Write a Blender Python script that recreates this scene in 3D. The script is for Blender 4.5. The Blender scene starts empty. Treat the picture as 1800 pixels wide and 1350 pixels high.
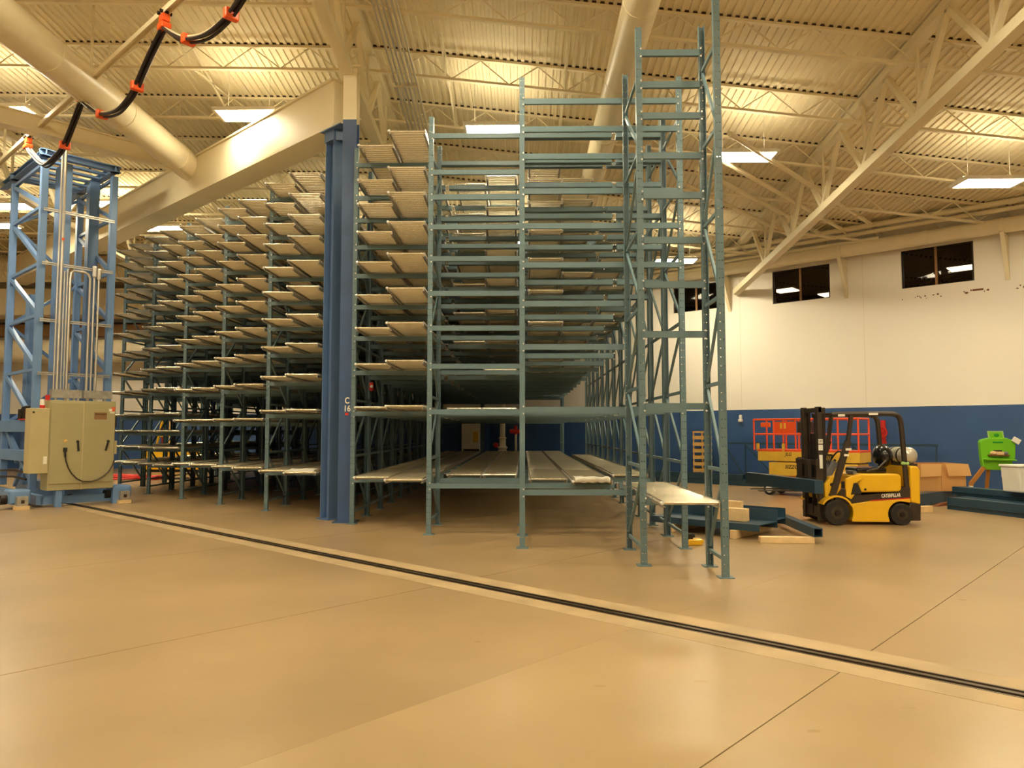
import bpy, bmesh, math, random
from mathutils import Vector, Matrix
random.seed(7)
S = bpy.context.scene
COL = S.collection
PI = math.pi

# ---------------------------------------------------------------- camera
cam_d = bpy.data.cameras.new('camera'); cam = bpy.data.objects.new('camera', cam_d); COL.objects.link(cam)
cam_d.sensor_fit = 'HORIZONTAL'; cam_d.sensor_width = 36.0; cam_d.lens = 26.0
cam_d.clip_start = 0.05; cam_d.clip_end = 200
cam.location = (0, 0, 1.65)
cam.rotation_euler = (PI/2 + math.atan(82/1300), 0, math.atan(18/1300))
S.camera = cam
S.cycles.sample_clamp_indirect = 4.0
# ---------------------------------------------------------------- world, exposure
w = bpy.data.worlds.new('world'); S.world = w; w.use_nodes = True
w.node_tree.nodes['Background'].inputs[0].default_value = (1, .8, .5, 1)
w.node_tree.nodes['Background'].inputs[1].default_value = 0.02
S.view_settings.view_transform = 'Standard'; S.view_settings.look = 'None'
S.view_settings.gamma = 1; S.view_settings.use_curve_mapping = False
S.view_settings.exposure = 0.77
LAMP_COLOR = (1.0, .885, .61)
LAMP_POWER = 58.0        # emission of the lens (down)
LAMP_UP = 15.0           # emission of the open top slots

# ---------------------------------------------------------------- helpers
def lin(c):
    return tuple(((x/12.92) if x <= .04045 else ((x+.055)/1.055)**2.4) for x in c)
def rgb(r, g, b): return lin((r/255, g/255, b/255))
MATS = {}
def mat(name, col, rough=.5, metal=0.0, var=0.0, vscale=3.0, bump=0.0, bscale=40, emit=None, estr=0, spec=.5, coat=0):
    m = bpy.data.materials.new(name); m.use_nodes = True
    nt = m.node_tree; b = nt.nodes['Principled BSDF']
    b.inputs['Base Color'].default_value = (*col, 1); b.inputs['Roughness'].default_value = rough
    b.inputs['Metallic'].default_value = metal; b.inputs['Specular IOR Level'].default_value = spec
    if coat: b.inputs['Coat Weight'].default_value = coat; b.inputs['Coat Roughness'].default_value = .1
    if emit: b.inputs['Emission Color'].default_value = (*emit, 1); b.inputs['Emission Strength'].default_value = estr
    if var or bump:
        tc = nt.nodes.new('ShaderNodeTexCoord')
        n = nt.nodes.new('ShaderNodeTexNoise'); n.inputs['Scale'].default_value = vscale; n.inputs['Detail'].default_value = 5
        nt.links.new(tc.outputs['Object'], n.inputs['Vector'])
        if var:
            r = nt.nodes.new('ShaderNodeMapRange'); r.inputs[1].default_value = .3; r.inputs[2].default_value = .7
            r.inputs[3].default_value = 1-var; r.inputs[4].default_value = 1+var
            nt.links.new(n.outputs['Fac'], r.inputs[0])
            mx = nt.nodes.new('ShaderNodeVectorMath'); mx.operation = 'SCALE'; mx.inputs[0].default_value = col
            nt.links.new(r.outputs[0], mx.inputs['Scale']); nt.links.new(mx.outputs[0], b.inputs['Base Color'])
        if bump:
            n2 = nt.nodes.new('ShaderNodeTexNoise'); n2.inputs['Scale'].default_value = bscale
            nt.links.new(tc.outputs['Object'], n2.inputs['Vector'])
            bp = nt.nodes.new('ShaderNodeBump'); bp.inputs['Strength'].default_value = bump; bp.inputs['Distance'].default_value = .01
            nt.links.new(n2.outputs['Fac'], bp.inputs['Height']); nt.links.new(bp.outputs[0], b.inputs['Normal'])
    MATS[name] = m
    return m

class MB:
    def __init__(s): s.v = []; s.f = []; s.m = []
    def quadset(s, vs, fs, mi=0):
        o = len(s.v); s.v += [tuple(p) for p in vs]
        for f in fs: s.f.append(tuple(i+o for i in f)); s.m.append(mi)
        return s
    def box(s, x0, x1, y0, y1, z0, z1, mi=0):
        vs = [(x0,y0,z0),(x1,y0,z0),(x1,y1,z0),(x0,y1,z0),(x0,y0,z1),(x1,y0,z1),(x1,y1,z1),(x0,y1,z1)]
        return s.quadset(vs, [(0,3,2,1),(4,5,6,7),(0,1,5,4),(1,2,6,5),(2,3,7,6),(3,0,4,7)], mi)
    def bar(s, p0, p1, w, h, mi=0, up=(0,0,1)):
        p0 = Vector(p0); p1 = Vector(p1); d = (p1-p0).normalized(); u = Vector(up)
        if abs(d.dot(u)) > .99: u = Vector((0,1,0)) if abs(d.y) < .9 else Vector((1,0,0))
        r = d.cross(u).normalized(); u = r.cross(d)
        vs = []
        for p in (p0, p1):
            for a, b in ((-1,-1),(1,-1),(1,1),(-1,1)): vs.append(p + r*(a*w/2) + u*(b*h/2))
        return s.quadset(vs, [(0,1,2,3),(7,6,5,4),(0,4,5,1),(1,5,6,2),(2,6,7,3),(3,7,4,0)], mi)
    def tube(s, pts, r, n=8, mi=0, caps=True):
        pts = [Vector(p) for p in pts]; o = len(s.v); rr = r if isinstance(r, (list, tuple)) else [r]*len(pts)
        ref = None
        for i, p in enumerate(pts):
            d = (pts[min(i+1, len(pts)-1)] - pts[max(i-1, 0)]).normalized()
            if ref is None:
                ref = Vector((0,0,1)) if abs(d.z) < .9 else Vector((1,0,0))
            a = d.cross(ref).normalized(); b = a.cross(d).normalized(); ref = b
            for k in range(n):
                t = 2*PI*k/n; s.v.append(tuple(p + a*math.cos(t)*rr[i] + b*math.sin(t)*rr[i]))
        for i in range(len(pts)-1):
            for k in range(n):
                k2 = (k+1) % n
                s.f.append((o+i*n+k, o+i*n+k2, o+(i+1)*n+k2, o+(i+1)*n+k)); s.m.append(mi)
        if caps:
            s.f.append(tuple(o+k for k in range(n))[::-1]); s.m.append(mi)
            s.f.append(tuple(o+(len(pts)-1)*n+k for k in range(n))); s.m.append(mi)
        return s
    def prism(s, prof, axis, d0, d1, mi=0):
        # prof: list of 2D points; axis 'y': (x,z), 'x': (y,z), 'z': (x,y)
        o = len(s.v); n = len(prof)
        for d in (d0, d1):
            for (p, q) in prof:
                s.v.append({'y': (p, d, q), 'x': (d, p, q), 'z': (p, q, d)}[axis])
        s.f.append(tuple(o+i for i in range(n))); s.m.append(mi)
        s.f.append(tuple(o+n+i for i in range(n))[::-1]); s.m.append(mi)
        for i in range(n):
            j = (i+1) % n
            s.f.append((o+i, o+n+i, o+n+j, o+j)); s.m.append(mi)
        return s
    def ball(s, c, r, nu=10, nv=6, mi=0, sc=(1,1,1)):
        o = len(s.v); c = Vector(c)
        for j in range(nv+1):
            t = PI*j/nv
            for k in range(nu):
                u = 2*PI*k/nu
                s.v.append((c.x+sc[0]*r*math.sin(t)*math.cos(u), c.y+sc[1]*r*math.sin(t)*math.sin(u), c.z+sc[2]*r*math.cos(t)))
        for j in range(nv):
            for k in range(nu):
                k2 = (k+1) % nu
                s.f.append((o+j*nu+k, o+(j+1)*nu+k, o+(j+1)*nu+k2, o+j*nu+k2)); s.m.append(mi)
        return s
    def mesh(s, name, mats, smooth=False):
        me = bpy.data.meshes.new(name); me.from_pydata(s.v, [], s.f)
        mats = mats if isinstance(mats, (list, tuple)) else [mats]
        for m in mats: me.materials.append(m)
        if len(mats) > 1: me.polygons.foreach_set('material_index', s.m)
        bm = bmesh.new(); bm.from_mesh(me); bmesh.ops.recalc_face_normals(bm, faces=bm.faces); bm.to_mesh(me); bm.free()
        if smooth:
            me.polygons.foreach_set('use_smooth', [True]*len(me.polygons))
            try: me.set_sharp_from_angle(angle=math.radians(40))
            except Exception: pass
        me.update()
        return me
    def build(s, name, mats, parent=None, smooth=False, bevel=0, seg=2):
        return put(name, s.mesh(name, mats, smooth), parent, bevel=bevel, seg=seg)
def put(name, me, parent=None, loc=(0,0,0), rotz=0, bevel=0, seg=2):
    o = bpy.data.objects.new(name, me); COL.objects.link(o)
    o.location = loc; o.rotation_euler = (0, 0, rotz)
    if parent is not None: o.parent = parent
    if bevel:
        b = o.modifiers.new('bevel', 'BEVEL'); b.width = bevel; b.segments = seg; b.limit_method = 'ANGLE'; b.angle_limit = math.radians(40)
    return o
def tag(o, label, cat, group=None, kind=None):
    if label: o['label'] = label
    if cat: o['category'] = cat
    if group: o['group'] = group
    if kind: o['kind'] = kind
    return o
def thing(name, label, cat, loc=(0,0,0), rotz=0, group=None):
    o = bpy.data.objects.new(name, None); COL.objects.link(o); o.empty_display_size = .1
    o.location = loc; o.rotation_euler = (0, 0, rotz)
    return tag(o, label, cat, group)
def empty_part(name, parent, loc=(0,0,0), rotz=0):
    o = bpy.data.objects.new(name, None); COL.objects.link(o); o.parent = parent; o.location = loc; o.rotation_euler = (0,0,rotz)
    return o
def struct(o, label=None, cat=None):
    o['kind'] = 'structure'
    if label: o['label'] = label
    if cat: o['category'] = cat
    return o
def text(name, body, size, m, parent, loc, rot, extrude=.001, sx=1.0, align='CENTER', shear=0):
    c = bpy.data.curves.new(name, 'FONT'); c.body = body; c.size = size; c.extrude = extrude; c.align_x = align; c.align_y = 'CENTER'; c.shear = shear
    c.offset = size*.02
    c.materials.append(m)
    tmp = bpy.data.objects.new('tmp', c); COL.objects.link(tmp); bpy.context.view_layer.update()
    me = bpy.data.meshes.new_from_object(tmp.evaluated_get(bpy.context.evaluated_depsgraph_get()))
    bpy.data.objects.remove(tmp)
    o = bpy.data.objects.new(name, me); COL.objects.link(o); o.parent = parent; o.location = loc; o.rotation_euler = rot; o.scale = (sx, 1, 1)
    return o

# building grid turned 48 degrees to the racks: A runs along the right wall and floor rail, B runs away from the camera towards that wall
AX = Vector((-.7456, .6664, 0)); BX = Vector((.6664, .7456, 0)); RZ = math.atan2(.7456, .6664)
def ab(a, b, z=0): return AX*a + BX*b + Vector((0,0,z))

# ---------------------------------------------------------------- materials
M_floor = mat('concrete', rgb(163,137,100), .32, var=.19, vscale=.42, spec=.45)
M_floor2 = mat('concrete_pale', rgb(170,145,107), .28, var=.13, vscale=.5, spec=.45)
M_grout = mat('grout', rgb(173,149,112), .55, var=.16, vscale=2)
M_joint = mat('joint_filler', rgb(110,90,62), .8)
M_wall = mat('cream_wall_paint', rgb(250,243,230), .75, var=.02, vscale=.4)
M_blue = mat('blue_wall_paint', rgb(54,88,140), .55, var=.06, vscale=1.5)
M_roof = mat('cream_roof_paint', rgb(239,225,190), .6, var=.05, vscale=.8)
M_steel_cream = mat('cream_steel_paint', rgb(241,228,194), .5, var=.04, vscale=1)
M_duct = mat('cream_duct', rgb(240,226,192), .38, var=.03)
M_teal = mat('teal_rack_paint', rgb(102,126,134), .36, var=.07, vscale=2.5, spec=.5)
M_colblue = mat('column_blue_paint', rgb(62,88,132), .42, var=.06, vscale=1.5)
M_postblue = mat('post_blue_paint', rgb(92,120,164), .42, var=.08, vscale=1.5)
M_towerblue = mat('tower_blue_paint', rgb(112,146,194), .4, var=.06, vscale=1.5)
M_zinc = mat('zinc_steel', (.40,.36,.29), .45, .5, var=.08, vscale=6)
M_roller = mat('zinc_roller', (.80,.74,.58), .24, .8, var=.05, vscale=3)
M_bolt = mat('bright_bolt', (.9,.88,.85), .25, .3)
M_darksteel = mat('dark_steel', rgb(52,46,42), .45, .6)
M_black = mat('black_rubber', rgb(36,32,28), .7, var=.15, vscale=8)
M_blacksteel = mat('black_painted_steel', rgb(58,46,36), .45, var=.12, vscale=4)
M_vinyl = mat('black_vinyl', rgb(24,23,26), .22, coat=.4)
M_yellow = mat('yellow_paint', rgb(240,186,32), .36, var=.05, vscale=3, coat=.2)
M_yellow2 = mat('pale_yellow_paint', rgb(232,190,70), .4, var=.06, vscale=4)
M_orange = mat('orange_paint', rgb(238,88,40), .4, var=.06, vscale=4)
M_red = mat('red_paint', rgb(205,44,36), .4, var=.05)
M_white = mat('white_plastic', rgb(240,236,226), .45, var=.04)
M_sticker = mat('white_sticker', rgb(246,240,224), .6)
M_cab = mat('cabinet_tan', rgb(176,166,124), .5, var=.03, vscale=2)
M_cab2 = mat('cabinet_side_tan', rgb(196,182,136), .5, var=.04, vscale=2)
M_galv = mat('galvanised', (.55,.52,.46), .4, .7, var=.2, vscale=9)
M_conduit = mat('conduit', (.72,.68,.62), .33, .75, var=.05)
M_carton = mat('cardboard', rgb(214,160,96), .8, var=.05, vscale=3)
M_flap = mat('cardboard_flap', rgb(234,184,118), .75, var=.03)
M_carton_in = mat('cardboard_inside', rgb(180,128,74), .85, var=.05)
M_wood = mat('pine_wood', rgb(232,200,148), .7, var=.1, vscale=6)
M_palletwood = mat('pallet_wood', rgb(214,170,96), .75, var=.14, vscale=7)
M_brown = mat('brown_stick', rgb(170,112,44), .6)
M_green = mat('green_plastic', rgb(118,196,38), .35, var=.04)
M_greendark = mat('green_print', rgb(40,150,40), .5)
M_paleg = mat('pale_green_card', rgb(168,206,120), .5)
M_beamteal = mat('dark_beam_paint', rgb(46,72,92), .35, var=.1, vscale=3)
M_cable = mat('cable_black', rgb(40,30,30), .5)
M_cablew = mat('cable_white', rgb(226,210,180), .45)
M_orangep = mat('orange_plastic', rgb(244,96,36), .4)
M_glass = mat('dark_glass', (.006,.006,.006), .03, spec=.6)
_n = M_glass.node_tree; _t = _n.nodes.new('ShaderNodeBsdfTransparent'); _m = _n.nodes.new('ShaderNodeMixShader'); _m.inputs[0].default_value = .85
_t.inputs[0].default_value = (.45,.4,.33,1)
_n.links.new(_n.nodes['Principled BSDF'].outputs[0], _m.inputs[1]); _n.links.new(_t.outputs[0], _m.inputs[2]); _n.links.new(_m.outputs[0], _n.nodes['Material Output'].inputs[0])
M_lens = mat('lamp_lens', (.9,.9,.9), .5, emit=LAMP_COLOR, estr=LAMP_POWER)
M_lensup = mat('lamp_top_slot', (.9,.9,.9), .5, emit=LAMP_COLOR, estr=LAMP_UP)
M_housing = mat('lamp_housing', rgb(240,232,214), .5)
M_brownband = mat('brown_soffit', rgb(150,112,72), .7, var=.06)
M_grey = mat('grey_plastic', rgb(112,112,118), .5)
M_tank = mat('tank_metal', rgb(214,208,196), .32, .45)
M_rail = mat('rail_steel', rgb(92,78,62), .35, .7, var=.2, vscale=5)
M_brownbit = mat('rust_brown', rgb(122,66,38), .7)

def perforated(name, col):
    m = mat(name, col, .38, var=.06, vscale=2.5)
    nt = m.node_tree; b = nt.nodes['Principled BSDF']; out = nt.nodes['Material Output']
    tc = nt.nodes.new('ShaderNodeTexCoord'); sx = nt.nodes.new('ShaderNodeSeparateXYZ'); nt.links.new(tc.outputs['Object'], sx.inputs[0])
    def math_(op, a, bb=None):
        n = nt.nodes.new('ShaderNodeMath'); n.operation = op
        for i, q in enumerate((a, bb)):
            if q is None: continue
            if isinstance(q, (int, float)): n.inputs[i].default_value = q
            else: nt.links.new(q, n.inputs[i])
        return n.outputs[0]
    dx = math_('SUBTRACT', math_('ABSOLUTE', sx.outputs[0]), .018)
    fz = math_('SUBTRACT', math_('FRACT', math_('MULTIPLY', sx.outputs[2], 1/.1016)), .5)
    dz = math_('MULTIPLY', fz, .1016)
    d2 = math_('ADD', math_('MULTIPLY', dx, dx), math_('MULTIPLY', dz, dz))
    hole = math_('LESS_THAN', d2, .0072**2)
    inz = math_('GREATER_THAN', sx.outputs[2], .05)
    hole = math_('MULTIPLY', hole, inz)
    tr = nt.nodes.new('ShaderNodeBsdfTransparent'); mx = nt.nodes.new('ShaderNodeMixShader')
    nt.links.new(hole, mx.inputs[0]); nt.links.new(b.outputs[0], mx.inputs[1]); nt.links.new(tr.outputs[0], mx.inputs[2])
    nt.links.new(mx.outputs[0], out.inputs[0])
    return m
M_post = perforated('teal_rack_paint_perforated', rgb(102,126,134))

# ================================================================ ROOM SHELL
A_CUT = [-14, -6.2, -2.25, 1.85, 3.52, 6.0, 10.1, 14.2, 18.3, 22.4, 34, 46]
B_RAIL = 5.66
fl = thing('floor', None, None, rotz=RZ); struct(fl, 'sealed tan concrete warehouse floor with sawn joints')
base = MB().box(-30, 48, -20, 50, -.25, -.03).build('joint_bed', M_joint, fl)
for i in range(len(A_CUT)-1):
    a0, a1 = A_CUT[i], A_CUT[i+1]
    tone = a0 == 3.52
    g0 = .004 if a0 != 3.52 else .0005
    g1 = .004 if a1 != 3.52 else .0005
    for (b0, b1, near) in ((-26, B_RAIL-.33, True), (B_RAIL+.33, 46, False)):
        m = M_floor2 if (near and a1 <= 3.6) else M_floor
        me = MB().box(b0, b1, a0+g0, a1-g1, -.06, 0).mesh('slab', m)
        put('slab', me, fl)
gs = MB()
for s_ in (-1, 1):
    gs.box(*sorted((B_RAIL+s_*.085, B_RAIL+s_*.33)), -14, 20.2, -.06, .0015)
st = gs.build('trim_1', M_grout); st.rotation_euler = (0,0,RZ); struct(st, 'pale grout strips cast along the floor rail')
rl = thing('floor_rail', 'dark steel crane rail sunk in the concrete floor', 'rail', rotz=RZ)
MB().box(B_RAIL-.085, B_RAIL+.085, -14, 20.0, -.06, -.012).build('rail_channel', M_rail, rl)
MB().box(B_RAIL-.022, B_RAIL+.022, -14, 20.0, -.03, .004).build('rail_head', M_rail, rl)
mm = MB()
for s_ in (-1, 1): mm.box(*sorted((B_RAIL+s_*.065, B_RAIL+s_*.085)), -14, 20.0, -.03, .003)
mm.build('rail_edge', M_rail, rl)
# floor marks: pale patches ground into the slab
pm = MB()
for (x, y, sx_, sy_) in ((1.17,5.0,.07,.03), (1.6,4.2,.05,.03), (2.3,4.55,.05,.02), (4.3,7.4,.05,.03), (3.9,7.0,.04,.02), (.5,4.9,.05,.02),(-.35,5.9,.03,.03),(2.2,9.3,.03,.02)):
    n = 9; o = len(pm.v)
    pm.quadset([(x+sx_*math.cos(2*PI*k/n)*random.uniform(.7,1), y+sy_*math.sin(2*PI*k/n)*random.uniform(.7,1), .0018) for k in range(n)], [tuple(range(n))])
o = pm.build('trim_2', M_grout); struct(o, 'small pale filler patches on the concrete')

def wall_with_holes(name, u0, u1, z1, holes, mats, split, parent=None, thick=.3, label=None):
    # local frame: x = thickness away from room (0..thick), y = along the wall, z up; mats: lower, upper
    us = sorted({u0, u1, *[h[0] for h in holes], *[h[1] for h in holes]}); zs = sorted({0, split, z1, *[h[2] for h in holes], *[h[3] for h in holes]})
    b = MB()
    for i in range(len(us)-1):
        for j in range(len(zs)-1):
            um, zm = (us[i]+us[i+1])/2, (zs[j]+zs[j+1])/2
            if any(h[0] < um < h[1] and h[2] < zm < h[3] for h in holes): continue
            b.box(0, thick, us[i], us[i+1], zs[j], zs[j+1], 0 if zm < split else 1)
    return b.build(name, mats, parent)
BW = 23.04
WIN = [(4.18, 5.98, 5.71, 6.80), (7.98, 9.78, 5.71, 6.76), (11.60, 13.40, 5.80, 6.70), (15.3, 17.1, 5.8, 6.7)]
wr = wall_with_holes('wall_right', -10, 22.5, 13, WIN, [M_blue, M_wall], 2.33)
wr.location = BX*BW; wr.rotation_euler = (0,0,RZ); struct(wr, 'cream wall with deep blue lower band and high windows')
for n_, (u0, u1, z0, z1) in enumerate(WIN[:3]):
    wn = thing('window_%d' % (n_+1), None, None, BX*BW, RZ)
    struct(wn, ['high dark interior window at the right end of the wall', 'high dark window left of the rightmost one', 'high dark window behind the tall rack posts'][n_])
    fr = MB()
    fr.box(.05,.12,u0,u0+.05,z0,z1); fr.box(.05,.12,u1-.05,u1,z0,z1); fr.box(.05,.12,u0,u1,z0,z0+.03); fr.box(.05,.12,u0,u1,z1-.03,z1)
    fr.build('window_frame', M_darksteel, wn)
    mid = (u0+u1)/2 + .02
    MB().box(.04,.13,mid-.03,mid+.03,z0,z1).build('mullion', M_brownband, wn)
    MB().box(.085,.095,u0+.05,mid-.03,z0+.03,z1-.03).build('pane', M_glass, wn)
    MB().box(.085,.095,mid+.03,u1-.05,z0+.03,z1-.03).build('pane', M_glass, wn)
rm = MB().box(6,6.1,-2,20,4.6,9).box(.3,6,-2,20,4.5,4.6).box(.3,6,-2,20,8.6,8.7).box(.3,6,-2.1,-2,4.5,8.7).box(.3,6,20,20.1,4.5,8.7)
ob = rm.build('wall_office', mat('office_brown', rgb(96,66,40), .8)); ob.location = BX*BW; ob.rotation_euler = (0,0,RZ); struct(ob, 'brown inside of the dark room behind the high windows')
M_reflection_lamp = mat('window_reflection_lamp', (.9,.9,.9), .5, emit=(1,.95,.85), estr=9)  # glow for added panels that imitate lamp reflections in the window glass
for (a_, z_, lab) in ((5.05, 6.66, 'added light panel imitating a lamp reflection in the rightmost high window'), (10.6, 6.68, 'added light panel imitating a lamp reflection in the second window, left pane'), (9.0, 6.34, 'added light panel imitating a lamp reflection in the second window, right pane')):
    t = thing('ceiling_light', lab, 'light', tuple(BX*25.8+AX*a_+Vector((0,0,z_))), RZ, 'added reflection lights behind the high windows')  # added stand-in for a lamp reflection, with its own lens and housing
    MB().box(0,.7,-.36,.36,.0,.03).build('lens', M_reflection_lamp, t); MB().box(-.03,.73,-.39,.39,.03,.08).build('housing', M_housing, t)
    MB().tube([(.35,0,.08),(.35,0,8.6-z_)], .02, 6).build('added_light_stem', M_housing, t)
# wall joints, marks, brackets on the right wall
sm = MB()
for u in (7.03, 3.0, 10.9, -1.0): sm.box(-.002, .004, u-.008, u+.008, 2.33, 13)  # panel joints as thin strips slightly darker than the wall paint
o = sm.build('trim_3', mat('panel_joint_paint', rgb(236,226,206), .8)); o.location = BX*BW; o.rotation_euler = (0,0,RZ); struct(o, 'faint vertical panel joints of the cream wall')
sm = MB()
for k in range(22):
    u = random.uniform(2.6, 6.3); z = 5.38 + random.uniform(-.03,.05); w_ = random.choice((.02,.03,.05)); sm.box(-.003,0,u,u+w_,z,z+random.uniform(.015,.05))
sm.box(-.003,0,3.98,4.24,5.42,5.47)
o = sm.build('trim_4', M_brownbit); o.location = BX*BW; o.rotation_euler = (0,0,RZ); struct(o, 'row of dark scuff marks below the right window')
wb = MB().box(-34, -1.0, 32.2, 32.5, 0, 2.38, 0).box(-34, -1.0, 32.2, 32.5, 2.38, 13, 1).build('wall_back', [M_blue, M_wall]); struct(wb, 'cream back wall with blue lower band')
wl = MB().box(-34.3, -34, -14, 32.5, 0, 2.38, 0).box(-34.3, -34, -14, 32.5, 2.38, 14, 1).build('wall_left', [M_blue, M_wall]); struct(wl, 'left wall out of view')
wf = MB().box(-34, 28, -14.3, -14, 0, 2.38, 0).box(-34, 28, -14.3, -14, 2.38, 14, 1).build('wall_front', [M_blue, M_wall]); struct(wf, 'wall behind the camera')
we = MB().box(24.5, 24.8, -14, 11, 0, 2.38, 0).box(24.5, 24.8, -14, 11, 2.38, 14, 1).build('wall_side', [M_blue, M_wall]); struct(we, 'side wall right of the view')

# ---------------------------------------------------------------- roof
XR = -3.3
def zroof(x, y):
    if x >= XR: return 10.68 - .115*x - .085*y
    return 10.68 + .115*3.3 - .085*y - .02*(x-XR)
def deck():
    b = MB(); pitch = .1524; dep = .034
    prof = []
    x = -34.0
    while x < 26:
        prof += [(x, 0), (x+.066, 0), (x+.074, dep), (x+.1444, dep)]
        x += pitch
    ys = [-14.2]
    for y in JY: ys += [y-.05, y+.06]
    ys.append(34.0); n = len(ys)
    for (px_, dz) in prof:
        for y in ys: b.v.append((px_, y, zroof(px_, y)+dz))
    for i in range(len(prof)-1):
        for j in range(n-1):
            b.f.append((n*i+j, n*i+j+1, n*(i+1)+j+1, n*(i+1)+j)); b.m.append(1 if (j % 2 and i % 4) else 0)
    return b
JY = [15.15 + 2.1*k for k in range(-5, 9)]
M_fluteshade = mat('deck_flute_shade', rgb(84,62,40), .7)  # shade in the flutes above each joist, painted dark onto the deck
ceil = deck().build('ceiling', [M_roof, M_fluteshade]); struct(ceil, 'cream corrugated steel roof deck on open web joists')
JY = [15.15 + 2.1*k for k in range(-5, 9)]
def joist(x0, x1, y):
    b = MB(); dep = .52
    p = lambda x, d: (x, y, zroof(x, y) - d)
    b.bar(p(x0, .03), p(x1, .03), .09, .05, up=(0,0,1)); b.bar(p(x0, dep), p(x1, dep), .09, .05)
    n = int(abs(x1-x0)/.6); st_ = (x1-x0)/n
    for k in range(n):
        a, c = (.05, dep-.02) if k % 2 == 0 else (dep-.02, .05)
        b.bar(p(x0+k*st_, a), p(x0+(k+1)*st_, c), .022, .022)
    return b
for y in JY:
    xm = min(20.0, (BW - .7456*y)/.6664 + .3)
    joist(XR, xm, y).build('joist', M_steel_cream, ceil)
    joist(XR, -33, y).build('joist', M_steel_cream, ceil)
def truss(x, y0, y1):
    t = empty_part('roof_truss', ceil)
    q = lambda y, d: (x, y, zroof(x, y)-d)
    MB().bar(q(y0,.12), q(y1,.12), .2, .16).build('top_chord', M_steel_cream, t)
    MB().bar(q(y0,1.55), q(y1,1.55), .2, .18).build('bottom_chord', M_steel_cream, t)
    me = None
    for y in JY:
        if not (y0 <= y-1.05 and y+1.05 <= y1): continue
        MB().bar(q(y,1.5), q(y-1.05,.16), .1, .1).build('web_brace', M_steel_cream, t)
        MB().bar(q(y,1.5), q(y+1.05,.16), .1, .1).build('web_brace', M_steel_cream, t)
        MB().bar(q(y-.06,1.5), q(y-.06,.16), .05, .05).build('web_post', M_steel_cream, t)
truss(7.1, 2, 24.4); truss(XR+.05, 1, 31.5); truss(-13.7, 2, 31.5)
# thin bridging rods between joists
for (x, ) in ((-1.6,), (.9,), (3.6,), (-7.0,), (-10.2,)):
    b = MB()
    for k in range(4, len(JY)-2):
        y0, y1 = JY[k], JY[k+1]
        b.bar((x, y0, zroof(x,y0)-.05), (x, y1, zroof(x,y1)-.5), .035, .035); b.bar((x, y0, zroof(x,y0)-.5), (x, y1, zroof(x,y1)-.05), .035, .035)
    b.build('bridging', M_steel_cream, ceil)

# ================================================================ CEILING LIGHTS
def lamp_meshes():
    h = MB()
    # tapered housing: closed trough with open bottom lens and two top slots
    h.box(-.66,.66,-.17,.17,.05,.10); h.box(-.68,-.62,-.32,.32,-.01,.06); h.box(.62,.68,-.32,.32,-.01,.06)
    h.box(-.68,.68,-.33,-.29,-.01,.06); h.box(-.68,.68,.29,.33,-.01,.06)
    for sx_ in (-.45,.45): h.tube([(sx_,0,.1),(sx_,0,1.05)], .006, 5)
    lens = MB().box(-.62,.62,-.29,.29,-.005,.03)
    up = MB().box(-.6,.6,-.29,-.18,.035,.055).box(-.6,.6,.18,.29,.035,.055)
    return h.mesh('lamp_housing', M_housing), lens.mesh('lens', M_lens), up.mesh('top_slot', M_lensup)
LM = lamp_meshes()
def lamp(x, y, z, label, group=None):
    t = thing('ceiling_light', label, 'light', (x,y,z), group=group)
    put('housing', LM[0], t); put('lens', LM[1], t); put('top_slot', LM[2], t)
LX = [-16.75, -11.4, -6.0, -.58, 4.8, 10.05]
LROW = {15.75: {-11.4: 'bright ceiling light cut by the left edge of the photo', -6.0: 'bright ceiling light hanging beside the big cream girder',
                -.58: 'bright ceiling light above the middle rack bays', 4.8: 'bright ceiling light right of the tallest rack post', 10.05: 'bright ceiling light at the far right by the roof truss'},
        22.95: {-11.4: 'distant ceiling light just below the far end of the girder', 4.8: 'distant ceiling light seen through the right rack posts',
                -6.0: 'distant ceiling light hidden behind the upper roller lanes', -.58: 'distant ceiling light behind the middle rack bays'}}
for y in (-5.85, 1.35, 8.55, 15.75, 22.95):
    for x in LX:
        if .6664*x + .7456*y > BW - 1.2: continue
        z = zroof(x, y) - 1.22
        lab = LROW.get(y, {}).get(x)
        if lab: lamp(x, y, z, lab, 'ceiling lights')
        else: lamp(x, y, z, 'ceiling light of the same grid out of view', 'ceiling lights out of view')
lamp(-12.95, 22.95, 8.85, 'small distant ceiling light just right of the blue tower', 'ceiling lights')
lamp(-14.6, 20.6, 8.05, 'distant ceiling light left of the blue tower', 'ceiling lights')

# ================================================================ DUCTS, PIPES, GIRDER, COLUMNS
def duct_thing(name, label, cat, pts, r, m=M_duct, n=20, ring=None, hang=None):
    t = thing(name, label, cat)
    MB().tube(pts, r, n).build('duct_body' if 'duct' in name else 'pipe_body', m, t, smooth=True)
    if ring:
        p0, p1 = Vector(pts[0]), Vector(pts[-1]); L = (p1-p0).length; k = ring/2
        while k < L:
            c = p0.lerp(p1, k/L); d = (p1-p0).normalized()*.03
            MB().tube([c-d, c+d], r*1.025, n).build('seam_ring', m, t, smooth=True); k += ring
    if hang:
        p0, p1 = Vector(pts[0]), Vector(pts[-1]); L = (p1-p0).length; k = 1.0
        while k < L:
            c = p0.lerp(p1, k/L); MB().tube([c, (c.x, c.y, zroof(c.x, c.y)-.1)], .01, 5).build('hanger', M_steel_cream, t); k += hang
    return t
duct_thing('round_duct', 'long round cream duct over the tallest rack bay', 'duct', [(1.75, 4.5, 7.93), (1.75, 19.6, 7.93)], .27, ring=2.4, hang=3.1)
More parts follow.
